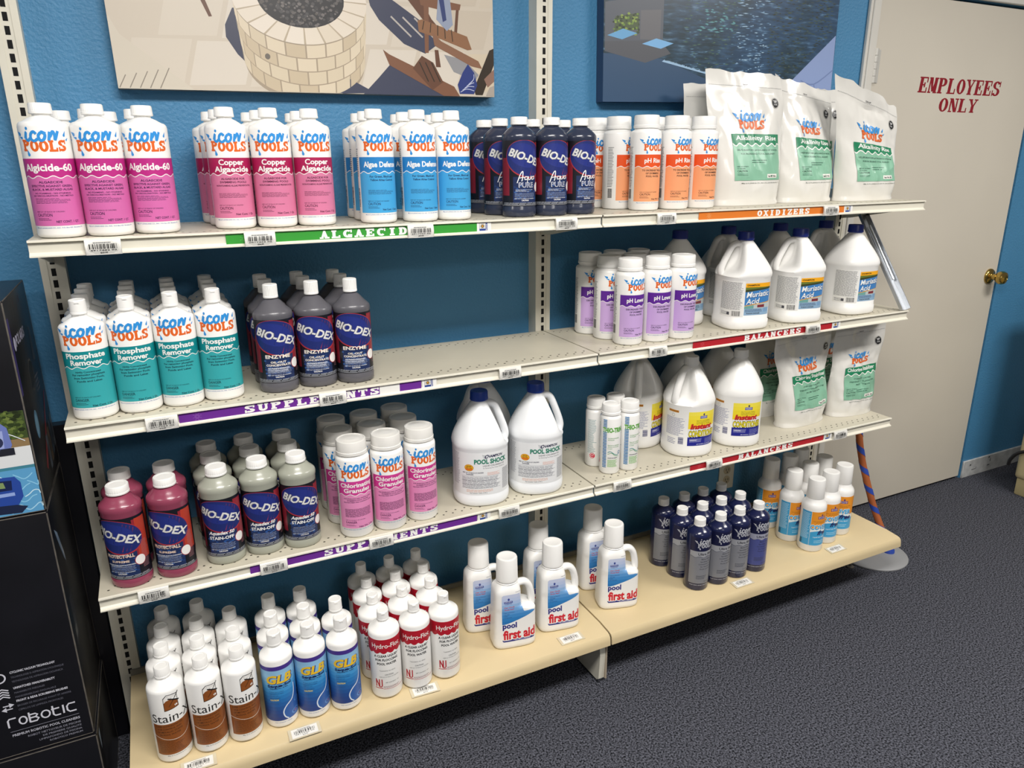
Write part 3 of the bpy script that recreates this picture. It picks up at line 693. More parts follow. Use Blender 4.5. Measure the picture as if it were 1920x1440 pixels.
def k_phos():
    A = Art(); icon_label(A, ('Phosphate', 'Remover'), '#0f868c', '#36a4a9', -.062, .066, subs=(('Highly Concentrated', .042, .0032), ('For removing phosphate', .056, .0036), ('from Swimming Pools,', .052, .0036), ('Ponds and Lakes', .042, .0036)), caution='DANGER', net='Net Cont. 1 Qt.', inkc='#16424a', fine=False, tw=.078, b=.026)
    A.barcode(-.074, -.068, .04, .075, vert=False); A.lines(-.078, -.066, .10, .15, 12, '#55565a', 1, .35)
    return [quart_body(QR, .188, .203, .212, .0135, .84), cap(.0152, .0148, .2085, .237, False, flip=True), lab(A, cyl(QR, .84))]
def jar_body(R, h, zl, rn):
    bm = bmesh.new(); lathe(bm, [(R - .008, 0), (R - .003, .001), (R, .006), (R, zl - .013), (R - .001, zl - .009), (R - .004, zl - .006), (rn, zl - .003), (rn, zl + .01)], 56); return part('jar_body', bm, M_WHITE, 35)
def jar_lid(r, z0, z1, m=None, step=True):
    bm = bmesh.new(); p = [(r + .0006, z0), (r + .0006, z0 + .0065), (r - .0004, z0 + .0075), (r - .0006, z1 - .003), (r - .0018, z1 - .0008), (r - .004, z1), (r - .0055, z1), (r - .0062, z1 - .0012), (r * .55, z1 - .0012), (r * .5, z1 - .0006), (r * .2, z1 - .0006)]
    lathe(bm, p, 72, ribs=(2, 3)); return part('jar_lid', bm, m or M_CAP, 35)
def k_phrise():
    A = Art(); icon_label(A, 'pH Rise', '#e2531f', '#eda071', -.052, .060, top=.143, wv=.1115, b=.0236, subs=(('TO INCREASE THE pH', .056, .0042), ('OF SWIMMING', .038, .0042), ('POOL WATER', .036, .0042)), net='Net Wt. 2 lbs.', fine=False, inkc='#3f2a22', tw=.050, logo_s=.005, logo_w=.068, titsz=.0115)
    A.barcode(-.076, -.063, .03, .055, vert=True); A.lines(-.078, -.060, .06, .165, 26, '#5b5c60', 1, .35)
    return [jar_body(.0405, .242, .209, .031), jar_lid(.0335, .2095, .242), lab(A, cyl(.0405))]
def k_phlow():
    A = Art(); icon_label(A, 'pH Lower', '#5c2590', '#c3a3d6', -.048, .062, top=.139, wv=.1085, b=.0236, subs=(('DECREASES THE pH', .056, .0042), ('OF SWIMMING', .038, .0042), ('POOL WATER', .036, .0042)), net='Net Wt. 2 lbs.', fine=False, inkc='#33284a', tw=.058, logo_s=.006, logo_w=.068, logo_t=.152, titsz=.0115)
    A.barcode(-.076, -.063, .03, .055, vert=True); A.lines(-.078, -.060, .06, .165, 26, '#5b5c60', 1, .35)
    return [jar_body(.0405, .234, .202, .031), jar_lid(.0335, .2025, .234), lab(A, cyl(.0405))]
def k_gran():
    A = Art(); icon_label(A, ('Chlorinating', 'Granules'), '#c93a8e', '#df8dba', -.050, .064, top=.148, wv=.113, b=.026, subs=(('FOR SPARKLING AND CRYSTAL CLEAR', .064, .0026), ('SWIMMING POOL WATER', .050, .0026), ('KILLS BACTERIA AND CONTROLS ALGAE', .066, .0026)), caution='DANGER', net='Net Wt. 2 lbs.', dense=True, inkc='#5a2450', tw=.084, logo_t=.157)
    A.lines(-.074, -.054, .04, .15, 26, '#8a8a90', 1, .4)
    return [jar_body(.0400, .244, .211, .032), jar_lid(.0362, .2105, .244, mat('frosted_lid', '#e6e4df', rough=.28, coat=.3)), lab(A, cyl(.0400))]
def biodex_label(prod, zt, zb, shift=0.0, style='plain'):
    A = Art(); H = zt - zb; NV, RD, DB = '#10121c', '#8e1f2e', '#22306e'
    A.rect(-.120, zb, .120, zt, NV, 0, .004)
    A.strip(-.066, -.040, lambda x: zb + H * .16, lambda x: zt - H * .28 - .0 * x, '#7c1d2c', 1); A.strip(.034, .062, lambda x: zb + H * .30, lambda x: zt - H * .05, '#8e2430', 1)
    A.strip(-.085, -.066, lambda x: zb + H * .1, lambda x: zt - H * .2, '#4a1620', 1)
    if style == 'pink': A.strip(.040, .07, lambda x: zb + H * .28, lambda x: zt - H * .04, '#b03a28', 1)
    A.strip(-.030, .036, lambda x: zb + .008, lambda x: zb + H * .44, '#1c2c55', 1)
    for i in range(40):
        x, y = random.uniform(-.03, .034), random.uniform(zb + .014, zb + H * .36); A.disc(x, y, .003, .0018, random.choice(('#274a86', '#1f3b70', '#2f5896')), 2, 7)
    ec = (.002 + shift, zb + H * .70)
    A.disc(ec[0], ec[1], .056, H * .275, '#a83038', 2, 44, -.26); A.disc(ec[0] - .0005, ec[1] + .001, .0543, H * .26, '#1d2a6a', 3, 44, -.26); A.disc(ec[0] - .006, ec[1] + .008, .042, H * .17, '#222f7c', 4, 36, -.26)
    A.text('BIO-DEX', ec[0] - .0005, ec[1] - .0065, .0185, '#5f6066', 5, w=.098, bold=.045, shear=.18, rot=-.31); A.text('BIO-DEX', ec[0] - .0018, ec[1] - .0058, .0185, '#d9d9d6', 6, w=.098, bold=.03, shear=.18, rot=-.31)
    y = zb + H * .40
    if style == 'script':
        A.stroke([(-.020, y - .008), (-.012, y + .012), (-.006, y + .018), (-.007, y + .002), (-.009, y - .004)], .0022, WHITE, 5); A.stroke([(-.016, y + .003), (-.006, y + .005), (.0, y + .004)], .0016, WHITE, 5)
        A.stroke([(.006, y + .006), (.0, y + .006), (-.001, y), (.005, y + .001), (.007, y + .007), (.005, y - .009)], .0018, WHITE, 5); A.stroke([(.009, y + .007), (.009, y), (.014, y + .001), (.016, y + .008), (.016, y)], .0018, WHITE, 5)
        A.stroke([(.026, y + .007), (.02, y + .006), (.02, y), (.026, y + .002), (.027, y + .008), (.028, y)], .0018, WHITE, 5)
        A.text('PURE', .003, y - .018, .0115, '#e6e6e6', 5, w=.038, bold=.03); A.text('PURE', .003, y - .0175, .0105, '#3a4a80', 6, w=.035, bold=-.005); y -= .021
    else:
        for tx, wd, hh, cc, sr in prod:
            A.text(tx, 0, y - hh * .2, hh * 1.2, cc, 5, w=wd * 1.12, bold=.035, shear=sr); y -= hh * 1.75
    A.lines(-.024, .028, zb + .034, y - .001, max(3, int((y - zb - .034) / .0042)), '#b9bfcc', 5, .42, 3, .5)
    A.lines(-.026, .030, zb + .021, zb + .032, 4, '#7e8aa6', 5, .4, 8, .1)
    A.text('KEEP OUT OF REACH OF CHILDREN', 0, zb + .0165, .0022, '#d5d8de', 5, w=.052, bold=.02); A.text('CAUTION', 0, zb + .0118, .0032, WHITE, 5, w=.018, bold=.03)
    A.lines(-.06, .06, zb + .004, zb + .0095, 2, '#a9adb6', 5, .4, 4, .0); A.rect(-.1, zb + .0015, .1, zb + .0022, '#b9bcc4', 5, .004)
    A.lines(.046, .066, zb + .02, zb + H * .6, 20, '#9a6a6e', 5, .35, 6, .3)
    A.disc(.041, zb + H * .285, .0125, .0125, '#a23238', 6, 26); A.disc(.041, zb + H * .285, .0112, .0112, '#eceae6', 7, 26)
    return A
def biodex(body, capr, capz, A, sh=.182, z1=.228, R=.042, sq=.89, capm=None):
    bm = bmesh.new(); k = capz
    lathe(bm, [(R - .009, 0), (R - .003, .001), (R - .0005, .005), (R, .018), (R - .0012, .0205), (R - .0012, sh - .016), (R, sh - .013), (R + .0003, sh - .006), (R - .001, sh - .001), (R - .003, sh + .0015), (R - .007, sh + .0055), (R - .012, sh + .010), (capr + .003, k - .006), (capr - .002, k - .003), (capr - .0025, k + .008)], 56, sq)
    return [part('bottle_body', bm, body, 40), cap(capr, capr - .0004, k, z1, True, capm), lab(A, cyl(R - .0008, sq))]
def k_aqua():
    return biodex(mat('slate_translucent', '#2e3447', rough=.22, coat=.2), .0205, .211, biodex_label((), .180, .0255, .004, 'script'), .190, .229)
def k_enzyme():
    return biodex(mat('grey_translucent', '#5b5a60', rough=.3, coat=.1), .0158, .207, biodex_label((('ENZYME', .049, .0066, '#e8e0d2', 0), ('OIL-OUT', .030, .0038, '#e8e0d2', 0), ('CONCENTRATE', .048, .0040, '#e8e0d2', 0), ("NATURE'S ORGANIC", .042, .0028, '#d5d8de', 0), ('WATER CLEANER', .036, .0028, '#d5d8de', 0)), .166, .0235), .178, .2365)
def k_protect():
    return biodex(mat('pink_translucent', '#8e4057', rough=.24, coat=.2), .0228, .2085, biodex_label((('SUPER CONCENTRATED', .030, .0022, '#d5d8de', 0), ('PROTECT-ALL', .054, .0066, '#e3c9b4', 0), ('SUPREME', .033, .0042, '#e3c9b4', 0), ('PREVENTS STAIN, SCALE & CORROSION', .054, .0022, '#d5d8de', 0)), .163, .0215, -.002, 'pink'), .187)
def k_aquadex():
    return biodex(mat('frosted_clear', '#a3a598', rough=.26, coat=.2), .0228, .2085, biodex_label((('Aquadex 50', .050, .0068, '#e9e9e6', .3), ('STAIN-OFF', .048, .0062, '#e9e9e6', 0)), .161, .0215), .187)
def k_stainx():
    A = Art(); R = .0372; BR = '#8a4d1f'
    A.strip(-.036, .085, lambda x: .024, lambda x: .105, BR, 0); A.text('Stain-X', .010, .110, .022, '#1b1a1a', 2, w=.090, res=3)
    # badge: square with a brown wave and two crossing strokes
    class _B:
        pass
    B = _B(); q_ = lambda P: [(.010 + x * 1.1, .1385 + (z - .133) * 1.5) for x, z in P]
    B.poly = lambda P, c, l: A.poly(q_(P), c, l); B.stroke = lambda P, w_, c, l, n: A.stroke(q_(P), w_, c, l, n)
    B.poly([(-.013, .133), (.015, .135), (.014, .158), (-.006, .160), (-.013, .155)], '#1d1b1a', 1); B.poly([(-.012, .134), (.014, .136), (.013, .157), (-.0055, .159), (-.012, .154)], '#eceae6', 2)
    B.poly([(-.012, .134), (.014, .136), (.0135, .145), (.006, .148), (-.002, .151), (-.008, .150), (-.012, .147)], BR, 3)
    B.stroke([(-.004, .153), (.017, .145)], .003, '#171617', 4, 2); B.stroke([(-.004, .139), (.017, .160)], (.0008, .002), '#171617', 5, 2)
    y = .0975
    for tx, wd in (('SUPER CONCENTRATED', .058), ('FOR CONTROL AND', .050), ('OF METALLIC STAINS', .054), ('IN POOL WATER', .044)): A.text(tx, 0, y, .0042, '#3a1d0c', 2, w=wd, bold=.01); y -= .0074
    A.lines(-.028, .030, .030, .064, 10, '#4e280f', 2, .35, 4, .5)
    A.stroke([(-.036, .075), (-.012, .066), (.012, .0615), (.03, .064), (.048, .076), (.07, .092)], .0011, '#e8ddd0', 3, 5)
    A.text('Mfg. by N. JONAS & CO., INC.', .012, .0195, .002, '#5a5a5e', 1, w=.05, bold=.01)
    return [quart_body(R, .188, .204, .210, .013), cap(.0165, .0160, .2065, .232), lab(A, cyl(R))]
def k_glb():
    A = Art(); R = .0372; zb, zt = .022, .172
    bands = ('#4d3a8e', '#8fbfe2', '#93c4e6', '#86bce2', '#6db0de', '#57a5da', '#4398d4', '#3288c8', '#2a7abd', '#266db2', '#2460a6', '#23559a', '#234b90', '#234588', '#243f82')
    A.rect(-.058, .161, .062, zt, '#46328a', 0, .004)
    for i in range(14):
        y1 = .161 - (.161 - zb) * i / 14; y0 = .161 - (.161 - zb) * (i + 1) / 14; A.rect(-.058, y0, .062, y1, bands[i + 1], 0, .004)
    A.text('GLB', -.0005, .1255, .0225, '#1e3f8c', 2, w=.064, bold=.06, shear=.22); A.text('GLB', -.002, .1265, .022, '#f0c42c', 3, w=.062, bold=.04, shear=.22)
    A.text('Sequa-Sol', -.001, .1162, .0072, '#16255a', 3, w=.056, bold=.05); A.text('Sequestering Agent', -.003, .1115, .0034, '#16255a', 3, w=.042, bold=.03)
    y = .102
    for tx in ('Protects pool surfaces,', 'equipment from stains,', 'scale and rust'): A.text(tx, -.027, y, .0026, '#1d3f7e', 3, w=.0015 * len(tx), al='l', bold=.01); y -= .005
    A.text('KEEP OUT OF REACH', -.026, .084, .0026, '#17305f', 3, w=.024, al='l', bold=.01); A.text('CAUTION', -.026, .0785, .004, '#f1d84c', 3, w=.020, al='l', bold=.03); A.lines(-.026, .0, .070, .076, 2, '#2a4f90', 3, .4)
    P = [(.034, .11), (.033, .09), (.026, .072), (.010, .060), (.002, .046), (.004, .032), (.012, .0235)]
    q = [(v.x, v.y) for v in smooth_path([(x, y, 0) for x, y in P], 5)]
    A.poly(q + [(.05, .0225), (.060, .04), (.060, .11)], '#2f5fa8', 1); A.stroke(P, .0028, '#dfe9f4', 4, 6)
    for rx, ry, c in ((.012, .007, '#5a8fd0'), (.0085, .005, '#2a4a94'), (.005, .003, '#6a7fc0'), (.0025, .0015, '#8a2f6e')): A.disc(.033, .034, rx, ry, c, 5, 18)
    A.disc(.04, .062, .01, .006, '#4d84c6', 5, 16); A.disc(.04, .062, .007, .004, '#2f5fa8', 6, 16)
    A.text('Net contents 1 Quart', .0, zb - .006, .0022, '#6a82b0', 1, w=.04, bold=.01); A.barcode(-.068, -.061, .04, .07, vert=False)
    return [quart_body(R, .188, .206, .214, .0135), cap(.0165, .0158, .2115, .2425, False, flip=True), lab(A, cyl(R))]
def k_hydro():
    A = Art(); R = .0385; RD = '#b3192c'
    A.strip(-.060, .060, lambda x: .1375 - .0052 * abs(cos((x + .006) * PI / .0185)), lambda x: .172, RD, 0, .0015)
    A.text('Hydro-Floc', 0, .148, .0128, WHITE, 2, w=.074, bold=.015, res=3)
    y = .1225
    for tx, wd, hh in (('A CLEAR LIQUID*', .064, .0064), ('FOR FLOCCING', .058, .0064), ('POOL WATER', .050, .0064)): A.text(tx, 0, y, hh, '#232428', 2, w=wd, bold=.035); y -= .0112
    A.text('*contains no alum', 0, .0815, .0036, '#3c3d42', 2, w=.040); A.text('CAUTION:', .004, .0695, .0040, '#3c3d42', 2, w=.022, bold=.01); A.text('KEEP OUT OF REACH OF CHILDREN', .004, .0635, .0026, '#4a4b50', 2, w=.050)
    A.text('NET CONTENTS: 1 QT.', .012, .047, .003, '#3c3d42', 2, w=.036); A.lines(-.012, .034, .0335, .039, 2, '#8a4a50', 2, .35, 3, .3); A.rect(-.012, .0295, .055, .0305, RD, 1, .004)
    A.rect(-.032, .036, -.029, .058, RD, 1); A.stroke([(-.0305, .057), (-.022, .038)], .003, RD, 1, 3, False); A.rect(-.0235, .036, -.0205, .058, RD, 1); A.rect(-.0165, .039, -.0138, .058, RD, 1); A.arc(-.0195, .0405, .0057, .0057, 180, 360, .0024, RD, 1, 10); A.rect(-.034, .031, -.013, .033, RD, 1)
    return [quart_body(R, .186, .204, .211, .012), cap(.0145, .0142, .208, .2325, False, flip=True), lab(A, cyl(R))]
def k_thio():
    A = Art(); R = .0293; G, T_ = '#5aa838', '#2276b2'
    for k in range(32):
        y = .022 + k * .0046
        if .128 < y < .139: continue
        A.stroke([(-.024, y), (-.021, y + .0011), (-.018, y), (-.015, y + .0011), (-.012, y)], .0029, T_ if k % 2 else '#2c74a6', 1, 3)
    A.text('THIO-TRINE', .009, .1295, .014, G, 2, w=.068, bold=.05)
    for y, tx in ((.110, 'CHLORINE AND BROMINE'), (.105, 'NEUTRALIZER'), (.089, 'Removes or eliminates'), (.084, 'chlorine and bromine'), (.079, 'in water')): A.text(tx, -.008, y, .0026, '#4c9a4a', 2, w=.0017 * len(tx), al='l', bold=.02)
    A.stroke([(-.008, .068), (.0, .071), (.012, .063), (.022, .060), (.032, .067)], .0018, '#3a8c8c', 2); A.stroke([(-.008, .063), (.004, .066), (.014, .058), (.026, .056)], .0012, '#4c9a4a', 2); A.arc(.028, .067, .005, .005, 0, 300, .0016, '#2c6ea6', 3, 12)
    A.text('APPLIED BIOCHEMISTS', -.008, .050, .0026, '#27364a', 2, w=.03, al='l', bold=.03); A.lines(-.008, .024, .024, .047, 7, '#7dba5c', 2, .5, 4, .4)
    A.lines(-.062, -.034, .045, .15, 26, '#7fa3a8', 1, .35, 8, .4); A.disc(-.046, .036, .0088, .0088, '#cc3046', 1, 8, PI / 8); A.arc(-.046, .036, .0068, .0068, 30, 300, .0016, '#efd9da', 2, 12); A.rect(-.049, .0352, -.042, .0368, '#efd9da', 2)
    return [jar_body(R, .209, .180, .024), jar_lid(.0272, .1795, .209), lab(A, cyl(R))]
def k_ultra(var=0):
    A = Art(); R = .0372; SV = '#85878e'
    A.rect(-.05, .138, .06, .184, '#12163a', 0, .004); A.strip(-.050, .060, lambda x: .118 + .002 * sin(x * 2 * PI / .026), lambda x: .137, '#9a9ca2' if not var else '#9a9cae', 0); A.strip(-.050, .060, lambda x: .026, lambda x: .117 + .002 * sin(x * 2 * PI / .026), '#7d7f86' if not var else '#49508a', 0)
    icon_logo(A, .0, .149, .056, '#b9bbc2', '#a9abb3', 2, yb=.27); A.text('Ultra Blue', .002, .1235, .0085, '#23252e', 2, w=.052, bold=.02)
    y = .108
    for tx, wd in (('Makes Water', .034), ('Sparkling Clear', .040), ('Concentrated Clarifier', .050), ('for Swimming', .038), ('Pools and Spas', .040)): A.text(tx, .004, y, .0040, '#2e3038', 2, w=wd, bold=.01); y -= .0085
    A.lines(-.026, .012, .042, .056, 3, '#3c3e48', 2, .35, 3, .4); A.text('Net Contents: 1 Quart', .018, .031, .0030, '#2e3038', 2, w=.036, bold=.02); A.lines(-.045, .045, .019, .023, 1, '#9a9ca6', 1, .5, 5, 0)
    bm = bmesh.new(); lathe(bm, [(R - .008, 0), (R - .002, .001), (R, .005), (R, .188), (R - .002, .193), (R - .008, .199), (R - .016, .205), (.015, .210), (.0145, .216)], 52)
    return [part('bottle_body', bm, mat('navy_translucent', '#191f45' if not var else '#191f45', rough=.2, coat=.3)), cap(.0178, .0175, .2095, .2325), lab(A, cyl(R))]
def k_cover():
    A = Art(); R = .0405; OR, BL = '#e8962c', '#3f9fd2'
    A.rect(-.062, .026, -.028, .150, BL, 0, .004); A.lines(-.060, -.030, .05, .146, 24, '#bfe0f0', 1, .35, 4, .2)
    A.rect(-.027, .082, .06, .150, OR, 0, .004); A.strip(-.027, .06, lambda x: .026, lambda x: .074 + .006 * cos(x * 55), BL, 0); A.strip(-.027, .06, lambda x: .074 + .006 * cos(x * 55), lambda x: .083 + .004 * cos(x * 55), '#e6eef0', 0)
    A.rect(-.006, .124, .020, .134, '#47307c', 2); A.text('NATURAL', .007, .1295, .003, '#d9cfe8', 3, w=.022, bold=.03); A.text('CHEMISTRY', .007, .1255, .0025, '#d9cfe8', 3, w=.021, bold=.02); A.disc(.008, .138, .0028, .0036, '#47307c', 2, 12)
    A.text('Covers your pool, no cover needed', .005, .1145, .0026, '#5a3418', 2, w=.052, bold=.01); A.text('saves heat & water', .006, .1095, .0026, '#5a3418', 2, w=.036, bold=.01)
    A.text('COVER', .004, .085, .0175, '#e9f2f6', 3, w=.069, bold=.10); A.text('COVER', .004, .0855, .0165, '#4aa6d8', 4, w=.066, bold=.05); A.text('free', .016, .066, .0165, '#1f2460', 5, w=.042, bold=.04, shear=.4)
    A.text('Liquid Solar Blanket', .008, .055, .0045, '#dceef6', 2, w=.048, bold=.015); A.lines(-.012, .03, .036, .048, 2, '#a9d6ec', 2, .35, 3, .4); A.barcode(-.061, -.052, .028, .046, seed=8)
    bm = bmesh.new(); lathe(bm, [(R - .010, 0), (R - .003, .001), (R, .006), (R, .158), (R - .001, .166), (R - .005, .174), (R - .011, .181), (.0285, .187), (.027, .190), (.024, .194)], 52)
    b2 = bmesh.new(); lathe(b2, [(.0275, .188), (.0285, .190), (.0275, .252), (.0262, .2565), (.023, .258), (.020, .2575)], 52)
    return [part('bottle_body', bm, M_WHITE), part('over_cap', b2, M_CAP), lab(A, cyl(R))]
# ---- gallon jugs: rounded-square body, domed shoulder with an indentation below a hollow grip handle
def jug(aw, nb, zs, zn, ztop, az, A, capm, capr=.0235, lw=None, m=None, grip=.0095, gin=.62, sqn=2.2, waist=.002, dsh=0.0, dw=.60):
    bm = bmesh.new(); SEG = 96
    prof = []
    for a, z in ((aw - .012, 0), (aw - .004, .0015), (aw - .0008, .006), (aw, .014), (aw, .027), (aw - waist, .030)): prof.append((a, z, nb))
    prof += [(aw - waist, zs - .008, nb), (aw, zs - .004, nb), (aw + .0005, zs + .003, nb), (aw - .001, zs + .010, nb)]
    for i in range(1, 29):
        t = i / 28; z = zs + .010 + (zn - zs - .010) * t
        a = .021 + (aw - .001 - .021) * (1 - t ** 1.22) ** .93
        prof.append((a, z, nb + (sqn - nb) * min(1, t * 1.3)))
    prof += [(.0195, zn + .003, 2), (.0195, ztop - .02, 2)]
    rings = []
    zc0, zc1 = zs + .002, zn - .004
    for a, z, n in prof:
        ring = []
        for i in range(SEG):
            th = -PI / 2 + 2 * PI * i / SEG; c, s_ = cos(th), sin(th); r = a / ((abs(c) ** n + abs(s_) ** n) ** (1 / n))
            d = (th - (az + dsh - PI / 2) + PI) % (2 * PI) - PI
            if zc0 < z < zc1:
                q = sin(PI * (z - zc0) / (zc1 - zc0)) ** .40
                r = max(.019, r * (1 - gin * q * math.exp(-(abs(d) / dw) ** 4)))
            ring.append((r * c, r * s_, z))
        rings.append(ring)
    loft(bm, rings)
    def P(rad, z): return (rad * sin(az), -rad * cos(az), z)
    H = zn - zs
    path = smooth_path([P(.014, zn - .008), P(.028, zn - .007), P(.039, zn - .013), P(.047, zn - .027), P(aw * .84, zs + H * .36), P(aw * .93, zs + H * .12), P(aw * .91, zs - .002)], 6)
    tube(bm, path, grip, 14, flat=1.25)
    parts = [part('jug_body', bm, m or M_WHITE, 60)]
    b2 = bmesh.new(); lathe(b2, [(capr, ztop - .024), (capr + .0006, ztop - .021), (capr, ztop - .018), (capr - .0004, ztop - .003), (capr - .002, ztop), (capr * .7, ztop), (capr * .66, ztop - .0008)], 64, ribs=(2, 3)); parts.append(part('screw_cap', b2, capm))
    parts.append(lab(A, superpath(aw - waist, aw - waist, nb), 'front_label', .005))
    return parts
def muri_label():
    A = Art(); x0, x1, zb, zt = -.030, .058, .045, .140
    A.rect(-.115, .040, -.032, .146, '#e9e8e4', 0, .006); A.rect(x0, zb, x1, zt, '#3f7fbe', 0, .006)
    A.rect(x0, zt - .012, x1, zt, '#f2ab1c', 1, .006); A.text('CHAMPION', x0 + .004, zt - .0085, .0048, '#3c2a14', 2, w=.040, al='l', bold=.04)
    A.strip(x0, x1, lambda x: zt - .026 + .10 * (x - x0), lambda x: zt - .012, '#3d4426', 1); A.strip(x0, x1, lambda x: zt - .019 + .07 * (x - x0), lambda x: zt - .013, '#6a7a30', 2)
    A.text('Muriatic', .013, zt - .041, .0165, '#1d3f74', 3, w=.076, bold=.035, shear=.22, rot=.06); A.text('Muriatic', .012, zt - .040, .0165, '#eef0ee', 4, w=.075, bold=.018, shear=.22, rot=.06)
    A.text('Acid', -.004, zt - .062, .0165, '#1d3f74', 3, w=.042, bold=.035, shear=.22, rot=.06); A.text('Acid', -.005, zt - .061, .0165, '#eef0ee', 4, w=.041, bold=.018, shear=.22, rot=.06)
    A.strip(x0, x1, lambda x: zb + .020, lambda x: zb + .028 + .12 * (x - x0), '#b9c4c4', 2); A.strip(x0, x1, lambda x: zb + .027 + .12 * (x - x0), lambda x: zb + .0295 + .12 * (x - x0), '#dba24a', 3); A.strip(x0, .0, lambda x: zb + .020, lambda x: zb + .027 + .12 * (x - x0), '#6fa39c', 3); A.strip(.012, .036, lambda x: zb + .0225, lambda x: zb + .030 + .06 * (x - .012), '#7c3038', 4)
    A.rect(x0, zb, x1, zb + .020, '#8fb0cc', 2, .006); A.lines(x0 + .003, x1 - .026, zb + .010, zb + .019, 4, '#2e4668', 3, .45, 2, .1); A.rect(x1 - .024, zb + .008, x1 - .002, zb + .021, '#7ba2c6', 3)
    A.text('POISON DANGER', x0 + .008, zb + .0035, .0042, '#2c2c34', 3, w=.044, al='l', bold=.03)
    A.lines(-.112, -.036, .062, .144, 30, '#66676c', 1, .42, 5, .1); A.barcode(-.066, -.040, .043, .058, seed=2); A.lines(-.108, -.072, .045, .056, 3, '#66676c', 1, .4); A.rect(-.082, .046, -.073, .054, '#44454c', 2)
    A.text('FRONT', .036, .153, .003, '#55565a', 1, w=.018, bold=.01)
    return A
def k_muri(az=radians(-100), dsh=radians(22)): return jug(.0735, 3.2, .161, .2545, .2825, az, muri_label(), M_BLUECAP, dsh=dsh, dw=.72)
def shock_label():
    A = Art(); A.strip(-.10, .085, lambda x: .034, lambda x: .152, '#e6e7e8', 0, .004)
    A.text('HAMPION', .028, .138, .0072, '#1d2348', 2, w=.042, bold=.04, shear=.3); A.text('C', .003, .1365, .0095, '#1d2348', 2, w=.009, bold=.04, shear=.3)
    for k in range(6): A.stroke([(-.007 + .001 * k, .146 - .003 * k), (.004, .143 - .001 * k)], .0006, '#4a4c66', 2, 2)
    for i, (c, y0, h) in enumerate((('#2c8c6c', .122, .0125),)): A.text('POOL SHOCK', .018, y0, h, '#1d4a58', 2, w=.092, bold=.045); A.text('POOL SHOCK', .0175, y0 + .0004, h, c, 3, w=.091, bold=.02)
    A.text('LIQUID CHLORINATOR', .026, .1135, .0044, '#2c2e38', 2, w=.062, bold=.01); A.text('for Swimming Pool Water Disinfection', .026, .1075, .0034, '#2c2e38', 2, w=.062)
    A.disc(-.042, .111, .0125, .0095, '#c98a2a', 1, 24); A.disc(-.042, .111, .0112, .0082, '#e6ac22', 2, 24); A.text('STOP', -.042, .1135, .003, '#3c2a14', 3, w=.013, bold=.04); A.text('READ LABEL', -.042, .1095, .0026, '#8a3a14', 3, w=.017, bold=.03); A.rect(-.051, .1045, -.033, .1085, '#d9661c', 3)
    A.text('KEEP OUT OF REACH OF CHILDREN', -.032, .0955, .0034, '#3c4056', 2, w=.056, bold=.03); A.text('DANGER', -.040, .0905, .004, '#3c4056', 2, w=.02, bold=.03); A.lines(.006, .042, .089, .098, 4, '#d99a86', 2, .4)
    A.lines(-.062, .040, .054, .086, 12, '#85878f', 2, .45, 3, .08)
    for y in (.053, .0635, .0745, .087): A.rect(-.064, y, .043, y + .0006, '#7b7d86', 2, .005)
    A.lines(.050, .078, .044, .102, 22, '#74767e', 2, .5, 9, .05); A.lines(-.05, .034, .043, .051, 3, '#d9a58c', 2, .4, 6, .2); A.text('Net Contents 1 Gallon (3.78 L)', -.018, .0385, .003, '#3c3d42', 2, w=.046, bold=.01); A.lines(-.098, -.07, .06, .15, 24, '#9a9ca3', 1, .4, 3, .2)
    return A
def k_shock(az=radians(92)): return jug(.0745, 2.35, .164, .270, .2985, az, shock_label(), mat('royal_blue_cap', '#1a3f9c', rough=.4), .0235, waist=.0015, m=mat('cool_white_plastic', '#edeff1', rough=.32))
